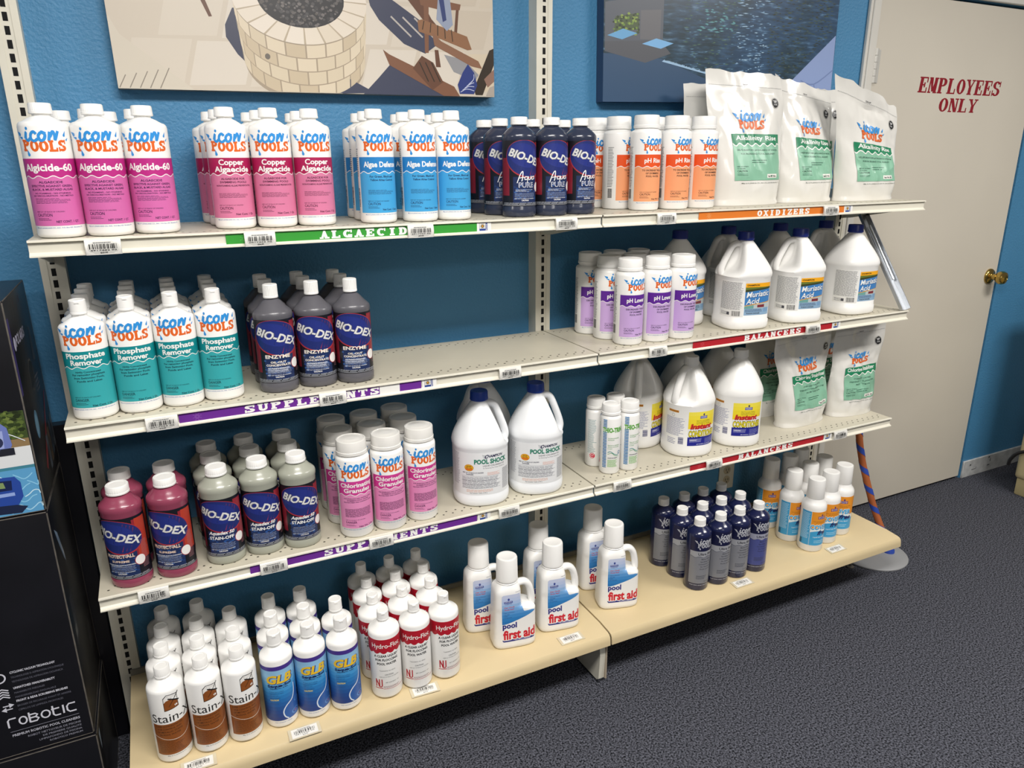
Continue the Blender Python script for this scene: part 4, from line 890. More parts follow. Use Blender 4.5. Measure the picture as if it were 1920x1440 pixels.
def cond_label():
    A = Art(); x0, x1, zb, zt = -.030, .068, .038, .146; NVY = '#25298c'
    ys = ['#f0df4e', '#f0dc3e', '#efd82f', '#efd32a']
    for i in range(4): A.rect(x0, .098 + (zt - .098) * i / 4, x1, .098 + (zt - .098) * (i + 1) / 4, ys[3 - i], 0, .006)
    A.strip(x0, x1, lambda x: zb, lambda x: .066 - .10 * max(0, .0 - x) * 0, NVY, 0, .006); A.rect(x0, .066, x1, .098, '#eceae6', 0, .006)
    A.strip(x0, x1, lambda x: .092 + .10 * (x - x0), lambda x: .100, '#efd32a', 1, .006)
    A.rect(.006, .124, .030, .133, '#47469a', 2); A.text('NATURAL', .018, .1288, .003, '#d9d9ea', 3, w=.021, bold=.03); A.text('CHEMISTRY', .018, .1252, .0024, '#d9d9ea', 3, w=.02, bold=.02); A.disc(.018, .137, .0028, .0036, '#333266', 2, 12)
    for y, tx in ((.1165, 'New Pure Liquid Stabilizer'), (.112, 'Protects chlorine from the sun'), (.1075, 'Fast acting, no clouding')): A.text(tx, .018, y, .0026, '#5a5226', 2, w=.046, bold=.02)
    A.text('Instant', .013, .092, .0165, '#7a0f1c', 3, w=.072, bold=.05, shear=.22); A.text('Instant', .012, .0925, .0160, '#cf1f2e', 4, w=.071, bold=.03, shear=.22)
    A.text('CONDITIONER', .020, .0675, .0195, '#29240a', 5, w=.096, bold=.07); A.text('CONDITIONER', .020, .0680, .0185, '#f2e21c', 6, w=.094, bold=.02)
    A.lines(-.024, .016, .050, .062, 4, '#aeb0d8', 2, .35, 3, .1); A.text('WARNING', -.024, .0545, .0036, '#e9e9f2', 3, w=.022, al='l', bold=.03); A.lines(.026, .06, .046, .062, 5, '#8d90c6', 2, .35, 5, .2); A.text('NET CONTENTS: 1 GALLON (3.78 L)', .024, .041, .003, '#d9dbe9', 2, w=.05, bold=.02)
    A.rect(-.096, .141, -.060, .148, '#c98a2a', 0, .005); A.text('INSTANT CONDITIONER', -.078, .143, .003, '#6a2a14', 1, w=.033, bold=.03); A.arc(-.078, .132, .005, .005, 0, 360, .0006, '#55565a', 1, 12)
    A.lines(-.106, -.040, .068, .126, 16, '#7e80a8', 1, .38, 7, .25); A.barcode(-.058, -.042, .042, .064, vert=False, col='#3a3c7c'); A.lines(-.098, -.066, .04, .06, 4, '#8a8cae', 1, .38)
    return A
def k_cond(az=radians(-60), dsh=radians(10)): return jug(.0755, 2.3, .168, .272, .3005, az, cond_label(), M_CAP, .0225, waist=.001, dsh=dsh, dw=.7)
def k_faid():
    W, D = .062, .041; bm = bmesh.new(); rings = []
    def prof(z):
        t = z / .192
        xl = -W + .004 * min(1, t * 2) + (0 if t < .62 else .004 * ((t - .62) / .38)); xr = W
        s = min(1, max(0, (z - .111) / .020)); s = s * s * (3 - 2 * s)
        xr = W - .002 - .041 * s - .004 * max(0, t - .6)
        q = max(0, (z - .168) / .024)
        xl += (.012) * q * q; xr -= .006 * q * q
        return xl, xr, D - .006 * t - .008 * q * q
    zz = [0, .0015, .006, .014, .03, .05, .07, .09, .10, .107, .111, .114, .117, .120, .123, .126, .129, .132, .14, .15, .165, .172, .178, .184, .189, .192]
    for z in zz:
        xl, xr, d = prof(z); e = {0: .010, .0015: .004, .006: .001}.get(z, 0); cx, a = (xl + xr) / 2, (xr - xl) / 2 - e; n = 4.2 if z < .17 else 4.2 - 2 * (z - .17) / .022
        rings.append([(cx + a * cos(th) / ((abs(cos(th)) ** n + abs(sin(th)) ** n) ** (1 / n)), (d - e) * sin(th) / ((abs(cos(th)) ** n + abs(sin(th)) ** n) ** (1 / n)), z) for th in [2 * PI * i / 64 for i in range(64)]])
    xl, xr, d = prof(.192); cx = (xl + xr) / 2
    for r, z in ((.030, .194), (.026, .197), (.026, .204)): rings.append([(cx + r * cos(2 * PI * i / 64), r * sin(2 * PI * i / 64), z) for i in range(64)])
    loft(bm, rings)
    tube(bm, smooth_path([(.006, 0, .176), (.020, 0, .181), (.034, 0, .180), (.045, 0, .168), (.051, 0, .148), (.0535, 0, .132), (.054, 0, .118), (.052, 0, .106)], 6), .0098, 14, flat=1.2)
    b2 = bmesh.new(); lathe(b2, [(.0292, .198), (.030, .200), (.0295, .203), (.0284, .262), (.0268, .2655), (.0235, .2668), (.021, .266)], 60, off=(cx, 0))
    A = Art(); BL = ('#c3cbe4', '#b9c6e4', '#a9c0e4', '#8fb4de', '#72a5d8', '#5796d2', '#4088c8', '#2f7cbe', '#2874b6')
    def hi(x): return .168 - .004 * max(0, (-.036 - x) / .004) if x < .012 else .112 + .053 * max(0, 1 - (x - .012) / .012) ** 2.2 - .004 * max(0, (x - .045) / .009)
    def lo(x): return .078 + .028 * ((x + .040) / .094) ** 1.3
    for i in range(9):
        t1 = .168 - .090 * i / 9; t0 = .168 - .090 * (i + 1) / 9
        cl = lambda v, t0=t0, t1=t1: min(t1, max(t0, v))
        A.strip(-.040, .054, lambda x: max(lo(x), cl(lo(x))) if lo(x) < t1 else t1, lambda x: max(cl(hi(x)), cl(lo(x))), BL[i], 0, .0016)
    A.rect(-.034, .143, -.010, .149, '#3a4a94', 2); A.text('NATURAL', -.022, .1455, .0026, '#d9d9ea', 3, w=.021, bold=.03); A.text('CHEMISTRY', -.022, .139, .0026, '#3a4a94', 3, w=.021, bold=.02); A.disc(-.021, .154, .003, .0038, '#3a4a94', 2, 12)
    A.text('Clear Cloudy', -.020, .1285, .0042, '#c0283a', 2, w=.030, bold=.02, shear=.2); A.text('Pools Fast!', -.020, .1215, .0042, '#c0283a', 2, w=.026, bold=.02, shear=.2)
    for y, tx in ((.113, 'Cleans up & Removes'), (.108, 'dead algae'), (.103, 'metals'), (.098, 'oil, sunscreen')): A.text(tx, -.034, y, .0026, '#2f4a80', 2, w=.0015 * len(tx), al='l', bold=.02)
    A.text('pool', -.019, .0665, .0165, WHITE, 2, w=.043, bold=.09); A.text('pool', -.019, .0665, .0165, '#2a2f80', 3, w=.040, bold=.04)
    A.text('first aid', .008, .0325, .0285, WHITE, 3, w=.094, bold=.085); A.text('first aid', .008, .033, .0275, '#cc1f30', 4, w=.092, bold=.04)
    A.strip(-.040, .053, lambda x: .0245 + (.004 if abs(x - .006) > .044 else 0), lambda x: .0305 + (.008 if x > .046 else 0), '#2a2f80', 1); A.lines(-.004, .04, .0265, .029, 1, '#c9cbe4', 2, .5, 3, .1)
    A.text('SHAKE WELL', .006, .172, .0024, '#8a8c94', 1, w=.015, bold=.01)
    def f(s, t, o):
        xl, xr, d = prof(t); c = (xl + xr) / 2; a = (xr - xl) / 2; u = min(.985, abs((s - c) / a)); return (s, -(d * (1 - u ** 4.2) ** (1 / 4.2)) - o, t)
    return [part('bottle_body', bm, M_WHITE, 60), part('over_cap', b2, M_CAP), lab(A, f)]

# ------------------------------------------------------------------ stand-up bags
def bag_parts(title, W, H, D, seed, shear=0.0, slope=0.0, lean=0.0, hi=True, subs=(), wt='Net Wt. 10 lbs.', crumple=1.0, badge='#1d1d20', bot=.84, waist=0.0, curl=0.0):
    off = Vector((seed * 3.7, seed * 1.3, 0))
    def halfw(v): return W / 2 * (bot + (1 - bot) * min(1, v / .75) ** 1.2 - waist * math.exp(-((v - .52) / .16) ** 2) + .05 * math.exp(-((v - .2) / .15) ** 2) * 0)
    def dep(v):
        if v > .86: return .0022
        t = v / .86; return .0022 + D * (.62 + .75 * math.exp(-((t - .22) / .28) ** 2) * .55) * (1 - t ** 2.4)
    def surf(u, v, side, o=0):
        x = halfw(v) * u; e = max(0.0, 1 - abs(u) ** 2.6) ** .62
        if v < .03: e = e ** .7
        d = dep(v) * e
        n1 = noise.noise(Vector((u * 1.6, v * 3.2, side * 5)) + off); n2 = noise.noise(Vector((u * 4.5 + v * 2, v * 5, side * 9)) + off)
        n3 = abs(noise.noise(Vector((u * 3 - v * 3, v * 6 + u * 2, side * 3)) + off * 1.7))
        k = crumple * min(1, v * 6) * (.35 + .65 * e)
        y = side * (d + o) + k * side * (.007 * n1 + .004 * n2 - .005 * n3) * (1 if v < .86 else .35)
        y += crumple * .010 * noise.noise(Vector((u * 1.3, v * 2.2, 1.0)) + off) * max(0, v - .7) / .3 * 1.5
        y += lean * v * v - curl * max(0, v - .85) ** 1.2
        x += shear * v * v + .006 * crumple * noise.noise(Vector((0, v * 4, u)) + off) * v
        z = H * v + slope * x * max(0, (v - .3) / .7) - (.012 * crumple * abs(noise.noise(Vector((u * 2, 3, 0)) + off)) * (v > .9)) * (v - .9) / .1
        return (x, y, z)
    NU, NV = 36, 54; bm = bmesh.new(); G = {}
    for side in (-1, 1):
        for j in range(NV + 1):
            for i in range(NU + 1):
                u = -1 + 2 * i / NU; v = j / NV
                if side == 1 and i in (0, NU): G[1, i, j] = G[-1, i, j]; continue
                G[side, i, j] = bm.verts.new(surf(u, v, side))
        for j in range(NV):
            for i in range(NU): bm.faces.new((G[side, i, j], G[side, i + 1, j], G[side, i + 1, j + 1], G[side, i, j + 1]))
    for i in range(NU):
        for j in (0, NV):
            vs = [G[-1, i, j], G[-1, i + 1, j], G[1, i + 1, j], G[1, i, j]]; vs = list(dict.fromkeys(vs))
            if len(vs) > 2: bm.faces.new(vs)
    bag = part('bag_film', bm, M_BAG, 70)
    A = Art(); GD, GL = '#1f7f58', '#85b89d'
    x0, x1 = -.27 * W, .36 * W; zl0, zl1, zw = .19 * H, .535 * H, .455 * H
    A.strip(x0, x1, lambda x: zl0, lambda x: zw + .004 * sin(x * 2 * PI / .03), GL, 0, .006); A.strip(x0, x1, lambda x: zw + .0014 + .004 * sin(x * 2 * PI / .03), lambda x: zl1, GD, 0, .006)
    A.strip(x0, x1, lambda x: zw - .0016 + .004 * sin(x * 2 * PI / .03), lambda x: zw + .0016 + .004 * sin(x * 2 * PI / .03), WHITE, 1, .005)
    cx = (x0 + x1) / 2; icon_logo(A, cx - .01, .575 * H, .34 * W)
    A.text(title, cx, (zl1 + zw) / 2 - .002, .0125 if len(title) < 16 else .0125, WHITE, 2, w=(x1 - x0) * .84, bold=.02, res=3)
    y = zw - .017
    for tx, wd in subs: A.text(tx, cx, y, .0048, '#1f4a3c', 2, w=(x1 - x0) * wd, bold=.015); y -= .0105
    A.lines(cx - .03, cx + .03, y - .012, y, 2, '#2a5a48', 2, .35, 4, .4)
    A.text('KEEP OUT OF REACH', x0 + .008, zl0 + .037, .003, '#1f4a3c', 2, w=.04, al='l', bold=.02); A.text('OF CHILDREN', x0 + .008, zl0 + .0315, .003, '#1f4a3c', 2, w=.026, al='l', bold=.02); A.text('CAUTION', x0 + .008, zl0 + .0235, .0052, '#1f3a30', 2, w=.034, al='l', bold=.02); A.lines(x0 + .008, x0 + .045, zl0 + .014, zl0 + .021, 2, '#2a5a48', 2, .35, 4, .2)
    A.rect(x1 - .068, zl0 + .006, x1 - .022, zl0 + .017, '#eceae4', 2); A.text(wt, x1 - .045, zl0 + .0085, .0048, '#26292c', 3, w=.038, bold=.03)
    A.text('Mfg. by N. JONAS & CO., INC. P.O. Box 425 Bensalem, PA', cx + .01, zl0 - .009, .0028, '#55605c', 1, w=(x1 - x0) * .86, bold=.01)
    for k in range(46):
        x = -.47 * W + .94 * W * k / 45; A.rect(x, .887 * H, x + .0034, .8885 * H + .0004, '#7f8084', 1)
    A.text('TEAR OFF', 0, .897 * H, .0035, '#55565a', 1, w=.018, bold=.03)
    bx, bz = .36 * W, .775 * H; A.arc(bx, bz, .0155, .0155, 0, 360, .0012, '#b9b8b6', 1, 24); A.disc(bx, bz, .0128, .0128, badge, 2, 24); A.text('ZIP', bx, bz + .001, .0045, '#d9d9d9', 3, w=.013, bold=.03); A.text('LOCK', bx, bz - .006, .004, '#d9d9d9', 3, w=.015, bold=.03)
    A.lines(bx - .008, bx + .008, bz + .006, bz + .009, 1, '#d9d9d9', 3, .5, 3, .1)
    def f(s, t, o):
        v = min(.999, max(0, t / H)); u = max(-.995, min(.995, s / (W / 2))); return surf(u * (W / 2) / halfw(v) if abs(u * (W / 2) / halfw(v)) < .99 else (.99 if u > 0 else -.99), v, -1, o + .0004)
    return [bag, lab(A, f, 'front_print', .0055, base=.0009, step=.00022)]

# ------------------------------------------------------------------ placing the goods
def place(name, cat, parts, spots, z, group, sq=None):
    """spots: (x, y, rz, label); every one is a thing of its own, sharing part meshes"""
    for x, y, rz, lb in spots:
        t = thing(name, lb, cat, (x, y, z + .0006), rz, group)
        for pn, me in parts: link_mesh(pn, me, t)
ROW = ('front row', 'second row', 'third row', 'back row')
def grid(desc, cols, rows, colnames, tail, jit=4, rows_names=None):
    """cols: list of per-column lists of (x, y) from front to back"""
    out = []
    for ci, c in enumerate(cols):
        for ri, (x, y) in enumerate(c):
            if (x, y) == (0, 0): continue
            rn = (rows_names or ROW)[ri]
            out.append((x, y, radians(random.uniform(-jit, jit)), '%s, %s %s, %s' % (desc, rn, colnames[ci], tail)))
    return out
C3 = ('left', 'middle', 'right'); C4 = ('far left', 'centre left', 'centre right', 'far right')
Z1_, Z2_, Z3_, ZB = 1.333, .976, .595, .184
TOP, SEC, THI, BAS = 'top shelf', 'second shelf', 'third shelf', 'base deck'
place('algaecide_bottle', 'bottle', k_algicide(), grid('white bottle with magenta algaecide label', [[(.053, -.298), (.066, -.07)], [(.135, -.302), (.121, -.15), (.152, -.065)], [(.217, -.288), (.204, -.17)]], 3, C3, TOP), Z1_, 'magenta labelled algaecide bottles')
place('copper_algaecide_bottle', 'bottle', k_copper(), grid('white bottle with crimson and pink copper label', [[(.366, -.265), (.362, -.180), (.354, -.095)], [(.450, -.272), (.444, -.185), (.437, -.098)], [(.533, -.272), (.529, -.185), (.533, -.098)]], 3, C3, TOP), Z1_, 'copper algaecide bottles')
place('algae_control_bottle', 'bottle', k_algdef(), grid('white bottle with sky blue algae label', [[(.669, -.282), (.676, -.196), (.682, -.112)], [(.765, -.289), (.767, -.196), (.780, -.110)], [(.849, -.285), (.853, -.196), (.866, -.112)]], 3, C3, TOP), Z1_, 'blue labelled algae bottles')
place('water_clarifier_bottle', 'bottle', k_aqua(), grid('dark slate bottle with navy and red label', [[(1.022, -.285), (1.010, -.203), (1.005, -.120)], [(1.109, -.287), (1.108, -.19), (1.112, -.105)], [(1.196, -.278), (1.200, -.185)]], 3, C3, TOP), Z1_, 'dark aqua bottles')
place('ph_raiser_jar', 'jar', k_phrise(), [(x, y, rz + (radians(38) if abs(x - 1.384) < .001 else 0), l) for x, y, rz, l in grid('white wide-lid jar with orange label', [[(1.416, -.252), (1.384, -.170), (1.366, -.085)], [(1.513, -.256), (1.500, -.168)], [(1.604, -.258), (1.592, -.165)]], 3, C3, TOP)], Z1_, 'orange labelled jars')
place('phosphate_remover_bottle', 'bottle', k_phos(), grid('white bottle with teal phosphate label', [[(.055 + .0005 * k, -.297 + .069 * k) for k in range(4)], [(.137 + .0002 * k, -.294 + .069 * k) for k in range(4)], [(.2185, -.290 + .069 * k) for k in range(4)], [(.300, -.287 + .069 * k) for k in range(4)]], 4, C4, SEC, 2), Z2_, 'teal labelled bottles')
place('enzyme_bottle', 'bottle', k_enzyme(), [(x, y, radians(-7) + rz, l) for x, y, rz, l in grid('grey bottle with navy enzyme label', [[(.417, -.284), (.417, -.206), (.417, -.128)], [(.505, -.280), (.502, -.202), (.502, -.124)], [(.590, -.288), (.587, -.210), (.587, -.132)]], 3, C3, SEC)], Z2_, 'grey enzyme bottles')
place('ph_reducer_jar', 'jar', k_phlow(), grid('white wide-lid jar with purple label', [[(1.357, -.287), (1.344, -.205), (1.332, -.123)], [(1.446, -.290), (1.430, -.207), (1.415, -.125)], [(1.532, -.294), (1.514, -.211), (1.498, -.128)]], 3, C3, SEC), Z2_, 'purple labelled jars')
mj, mj2 = k_muri(), k_muri(radians(150), 0)
MG = 'white acid jugs with navy caps'
place('acid_jug', 'jug', mj, [(1.785, -.264, radians(-12), 'white acid jug with open grip, front left of the acid jugs'), (2.000, -.270, radians(-12), 'white acid jug with open grip, front middle of the acid jugs')], Z2_, MG)
place('acid_jug', 'jug', mj2, [(2.252, -.262, radians(-4), 'smooth-shouldered white acid jug at front right beside the leaning metal channel'), (1.640, -.140, radians(4), 'white acid jug standing behind the purple labelled jars'), (2.085, -.105, radians(20), 'smooth grey-shaded acid jug behind the front middle acid jug')], Z2_, MG)
place('acid_jug', 'jug', mj, [(1.862, -.105, 0, 'acid jug in shade behind the front left acid jug'), (2.295, -.106, 0, 'acid jug in shade behind the front right acid jug')], Z2_, MG)
place('pool_protector_bottle', 'bottle', k_protect(), [(x, y, radians(-24) + rz, l) for x, y, rz, l in grid('pink liquid bottle with navy and red label', [[(.066, -.304), (.068, -.225)], [(.156, -.305), (.157, -.226)]], 2, ('left', 'right'), THI)], Z3_, 'pink liquid bottles')
place('stain_preventer_bottle', 'bottle', k_aquadex(), [(x, y, radians((-11, -9, -2)[i // 3]) + rz, l) for i, (x, y, rz, l) in enumerate(grid('frosted clear bottle with navy and red label', [[(.260, -.296), (.2555, -.217), (.252, -.138)], [(.347, -.292), (.3415, -.212), (.338, -.130)], [(.432, -.300), (.427, -.221), (.427, -.142)]], 3, C3, THI))], Z3_, 'frosted clear bottles')
place('chlorine_granule_jar', 'jar', k_gran(), grid('white jar with pink granules label', [[(.561, -.308), (.549, -.226), (.551, -.144)], [(.645, -.309), (.633, -.227), (.636, -.143)], [(.733, -.298), (.719, -.215), (.722, -.131)]], 3, C3, THI), Z3_, 'pink granule jars')
SG = 'white chlorine jugs with royal blue caps'; sj = k_shock()
place('chlorine_jug', 'jug', sj, [(.913, -.264, radians(-14), 'left front white chlorine jug with royal blue cap on the third shelf'), (1.077, -.270, radians(-17), 'right front white chlorine jug with royal blue cap on the third shelf')], Z3_, SG)
place('chlorine_jug', 'jug', k_shock(radians(-80)), [(.988, -.118, radians(0), 'white chlorine jug in shade behind the two front royal blue capped ones')], Z3_, SG)
place('chlorine_neutralizer_jar', 'jar', k_thio(), [(1.312, -.287, radians(-30), 'slim white jar with green and blue print, front left of four'), (1.374, -.290, radians(-12), 'slim white jar with green and blue print, front right of four'), (1.303, -.222, radians(42), 'slim white jar turned to its red octagon side, back left of four'), (1.368, -.226, radians(-15), 'slim white jar with green and blue print, back right of four')], Z3_, 'slim chlorine neutralizer jars')
cj = k_cond(); CG = 'white conditioner jugs with yellow labels'
place('conditioner_jug', 'jug', cj, [(1.621, -.252, radians(-15), 'white jug with yellow conditioner label and open grip at front left')], Z3_, CG)
place('conditioner_jug', 'jug', k_cond(radians(150)), [(1.812, -.258, radians(-28), 'white jug with yellow conditioner label and smooth shoulder at front right'), (1.715, -.110, radians(10), 'white conditioner jug in shade directly behind the front left one'), (1.872, -.105, radians(5), 'white conditioner jug in shade behind the front right one')], Z3_, CG)
place('conditioner_jug', 'jug', k_cond(radians(-58)), [(1.525, -.125, radians(20), 'white conditioner jug behind the slim green lettered jars, grip facing front')], Z3_, CG)
place('stain_remover_bottle', 'bottle', k_stainx(), grid('white bottle with brown stain remover label', [[(.094, -.380), (.094, -.302), (.097, -.224), (.099, -.146)], [(.171, -.386), (.170, -.308), (.173, -.230), (.179, -.152)], [(.247, -.389), (.248, -.311), (.249, -.224)]], 3, C3, BAS), ZB, 'brown labelled bottles')
place('sequestering_bottle', 'bottle', k_glb(), grid('white bottle with blue and yellow sequestering label', [[(.331, -.382), (.336, -.304), (.342, -.226)], [(.407, -.385), (.413, -.307), (.419, -.229)], [(.483, -.394), (.490, -.313)]], 3, C3, BAS), ZB, 'blue and yellow labelled bottles')
place('flocculant_bottle', 'bottle', k_hydro(), [(x, y, rz + radians((-9, -9, 3)[i // 4]), l) for i, (x, y, rz, l) in enumerate(grid('white bottle with scalloped red label', [[(.586, -.398), (.582, -.320), (.588, -.242), (.594, -.164)], [(.665, -.399), (.660, -.321), (.667, -.243), (.673, -.165)], [(.744, -.397), (.738, -.318), (.746, -.240), (.752, -.162)]], 3, C3, BAS))], ZB, 'red labelled flocculant bottles')
place('clarifier_bottle', 'bottle', k_faid(), [(.958, -.363, radians(-10), 'white handled clarifier bottle at front left, before the flocculant side'), (1.105, -.352, radians(-10), 'white handled clarifier bottle at front middle, left of the deck joint'), (1.318, -.340, radians(-16), 'white handled clarifier bottle at front right, right of the deck joint'),
    (.918, -.262, radians(-10), 'white handled clarifier bottle behind the front left one'), (1.117, -.246, radians(-10), 'white handled clarifier bottle in shade behind the front middle one'), (1.318, -.225, radians(-8), 'white handled clarifier bottle in shade behind the front right one')], ZB, 'white handled clarifier bottles')
ub, ub1 = k_ultra(), k_ultra(1)
UC = [[(1.593, -.375), (1.590, -.294), (1.580, -.213)], [(1.672, -.378), (1.669, -.297), (1.661, -.216)], [(1.751, -.376), (1.748, -.295), (1.741, -.214)], [(1.831, -.375), (1.829, -.294), (1.820, -.213)]]
ug = grid('dark navy bottle with silver label', UC, 3, C4, BAS, 5)
place('blue_clarifier_bottle', 'bottle', ub, [u for u in ug if 'front row far right' not in u[3]], ZB, 'dark navy bottles')
place('blue_clarifier_bottle', 'bottle', ub1, [(u[0], u[1], u[2], 'dark navy bottle with bluish label, front row far right, base deck') for u in ug if 'front row far right' in u[3]], ZB, 'dark navy bottles')
cf = k_cover()
place('solar_cover_bottle', 'bottle', cf, [(2.096, -.366, radians(-16), 'white orange-and-blue labelled bottle standing nearest the front edge of the base deck'), (2.083, -.281, radians(-12), 'white orange-and-blue labelled bottle directly behind the frontmost one'), (2.184, -.347, radians(-22), 'white orange-and-blue labelled bottle just right of the frontmost one'), (2.274, -.327, radians(-44), 'white orange-and-blue labelled bottle at the far right front'),
    (2.085, -.175, radians(-38), 'white orange-and-blue labelled bottle in shade at back left'), (2.170, -.178, 0, 'white orange-and-blue labelled bottle in shade at back middle'), (2.256, -.150, 0, 'white orange-and-blue labelled bottle in shade at back right'), (2.180, -.262, radians(5), 'white orange-and-blue labelled bottle in the centre of its group'), (2.270, -.243, 0, 'white orange-and-blue labelled bottle behind the far right front one')], ZB, 'orange and blue labelled bottles')
AS = (('HELPS MAINTAIN pH BALANCE OF WATER', .86), ('FOR INCREASING TOTAL ALKALINITY', .72)); SS = (('STABILIZES CHLORINE', .5), ('PREVENTS CHLORINE LOSS', .7), ('FROM THE SUN', .4))
BG_ = 'green and white alkalinity bags'
place('alkalinity_bag', 'bag', bag_parts('Alkalinity Rise', .292, .372, .052, 1, 0, -.02, .035, subs=AS, bot=.85), [(1.806, -.215, radians(0), 'tall upright white bag with green label, leftmost and front, beside the orange jars')], Z1_, BG_)
place('alkalinity_bag', 'bag', bag_parts('Alkalinity Rise', .248, .352, .055, 2, .0, -.17, .035, subs=AS, crumple=1.3, waist=.05, bot=.93), [(2.062, -.198, radians(2), 'white alkalinity bag with creased green label, middle of the front three')], Z1_, BG_)
place('alkalinity_bag', 'bag', bag_parts('Alkalinity Rise', .272, .316, .050, 3, -.045, -.33, -.012, subs=AS, crumple=1.4, bot=.88), [(2.290, -.236, radians(-3), 'white alkalinity bag at the right end, leaning left, before the door')], Z1_, BG_)
place('alkalinity_bag', 'bag', bag_parts('Alkalinity Rise', .280, .345, .028, 4, 0, .0, .0, subs=AS, waist=.05), [(1.800, -.098, 0, 'shaded white bag behind the tall leftmost alkalinity bag'), (2.185, -.092, 0, 'shaded white alkalinity bag seen in the gap behind middle and right bags')], Z1_, BG_)
SGp = 'green and white stabilizer bags'
place('stabilizer_bag', 'bag', bag_parts('Chlorine Stabilizer', .278, .338, .050, 5, -.055, .03, -.02, subs=SS, wt='Net Wt. 4 lbs.', crumple=1.4, waist=.10, bot=.78), [(2.126, -.232, radians(4), 'white stabilizer bag with green label beside the conditioner jugs, front left')], Z3_, SGp)
place('stabilizer_bag', 'bag', bag_parts('Chlorine Stabilizer', .240, .330, .048, 6, .0, .05, -.02, subs=SS, wt='Net Wt. 4 lbs.', crumple=1.4, waist=.06, bot=.80), [(2.356, -.240, radians(-4), 'white stabilizer bag with green label at the right shelf end, front right')], Z3_, SGp)
place('stabilizer_bag', 'bag', bag_parts('Chlorine Stabilizer', .255, .325, .036, 8, .0, .0, .0, subs=SS, wt='Net Wt. 4 lbs.'), [(2.095, -.118, 0, 'shaded stabilizer bag behind the front left stabilizer bag'), (2.352, -.115, 0, 'shaded stabilizer bag behind the front right stabilizer bag')], Z3_, SGp)

# ------------------------------------------------------------------ leaning metal channel on the second shelf, right end
t = thing('metal_channel', 'thin grey metal channel leaning at the right end of the second shelf', 'bracket', (2.425, -.352, .9765))
def lean(P): return P
d = Vector((0, .21, .296)); nrm = Vector((0, -.296, .21)).normalized()
bm = bmesh.new()
for (x0, x1, n0, n1) in ((-.022, .012, 0, .0018), (.0105, .0125, 0, .016), (-.0225, -.0205, 0, .010)):
    q = [Vector((x, 0, .002)) + nrm * n for x, n in ((x0, n0), (x1, n0), (x1, n1), (x0, n1))]
    loft(bm, [[tuple(p) for p in q], [tuple(p + d) for p in q]])
link_mesh('channel_rail', to_mesh('channel_rail', bm, M_STEEL, False), t)
bm = bmesh.new(); a = Vector((-.004, 0, .01)) + nrm * .006; tube(bm, [a + d * .28, a + d * .85], .0045, 12); link_mesh('bright_insert', to_mesh('bright_insert', bm, mat('bright_steel', '#dfe3e8', rough=.15, metal=.9)), t)

# ------------------------------------------------------------------ striped pole on a round base beyond the base deck
t = thing('striped_pole', 'orange pole wound with blue tape standing on a grey disc by the door', 'pole', (2.536, -.29, 0))
bm = bmesh.new(); lathe(bm, [(.128, 0), (.130, .002), (.130, .006), (.126, .009), (.03, .011), (.02, .014)], 64); link_mesh('base_disc', to_mesh('base_disc', bm, mat('grey_disc', '#8f9092', rough=.55)), t)
PP = smooth_path([(.060, -.030, .012), (.056, -.010, .06), (.036, .035, .16), (.006, .062, .27), (-.022, .085, .385), (-.035, .105, .50), (-.034, .135, .62), (-.025, .175, .74)], 10)
bm = bmesh.new(); tube(bm, PP, .0125, 18); po = link_mesh('pole_shaft', to_mesh('pole_shaft', bm, mat('orange_foam', '#a75a2e', rough=.7, vary=.08, vscale=30)), t)
bm = bmesh.new(); Ln = [0]
for a, b_ in zip(PP, PP[1:]): Ln.append(Ln[-1] + (b_ - a).length)
TT = Ln[-1]; NT = 200; tape = []
def at(s):
    for i in range(len(PP) - 1):
        if Ln[i + 1] >= s or i == len(PP) - 2:
            k_ = (s - Ln[i]) / (Ln[i + 1] - Ln[i]); return PP[i].lerp(PP[i + 1], k_), (PP[i + 1] - PP[i]).normalized()
prev = None
for i in range(NT + 1):
    row = []
    for dz in (-.014, .014):
        s = min(TT, max(0, .02 + (TT - .04) * i / NT + dz)); p, dd = at(s); u = dd.cross(Vector((0, 1, 0))).normalized(); v_ = u.cross(dd).normalized(); ph = 2 * PI * (TT * i / NT) / .088
        row.append(bm.verts.new(p + (u * cos(ph) + v_ * sin(ph)) * .0134))
    if prev: bm.faces.new((prev[0], row[0], row[1], prev[1]))
    prev = row
tp = link_mesh('spiral_tape', to_mesh('spiral_tape', bm, mat('blue_tape', '#2b49a6', rough=.55), True), t); tp['label'] = 'blue tape wound around the pole'
bm = bmesh.new(); lathe(bm, [(.022, .010), (.021, .02), (.0145, .032), (.0135, .05)], 20, off=(.060, -.030)); link_mesh('taped_foot', to_mesh('taped_foot', bm, _M['blue_tape']), t)

# ------------------------------------------------------------------ beige appliance at the right edge
t = thing('beige_cabinet', 'rounded beige appliance standing on the carpet at the right edge', 'appliance', (3.60, -.48, 0))
bm = bmesh.new(); box(bm, -.045, -.40, .075, .42, .275, .95); bevel_all(bm, .03, 4); link_mesh('cabinet_body', to_mesh('cabinet_body', bm, mat('beige_plastic', '#b9ad86', rough=.45, vary=.04)), t)
bm = bmesh.new(); box(bm, -.035, -.39, 0, .40, .262, .085); bevel_all(bm, .008, 2); link_mesh('plinth', to_mesh('plinth', bm, mat('beige_plinth', '#ada179', rough=.5)), t)
cb = bmesh.new(); tube(cb, smooth_path([(-.058, .295, .135), (-.062, .288, .165), (-.062, .26, .205), (-.058, .20, .235), (-.056, .10, .262), (-.056, -.05, .30), (-.056, -.2, .35)], 6), .0075, 10); link_mesh('black_cable', to_mesh('black_cable', cb, mat('cable_black', '#131315', rough=.45)), t)['label'] = 'black cable against the beige side'

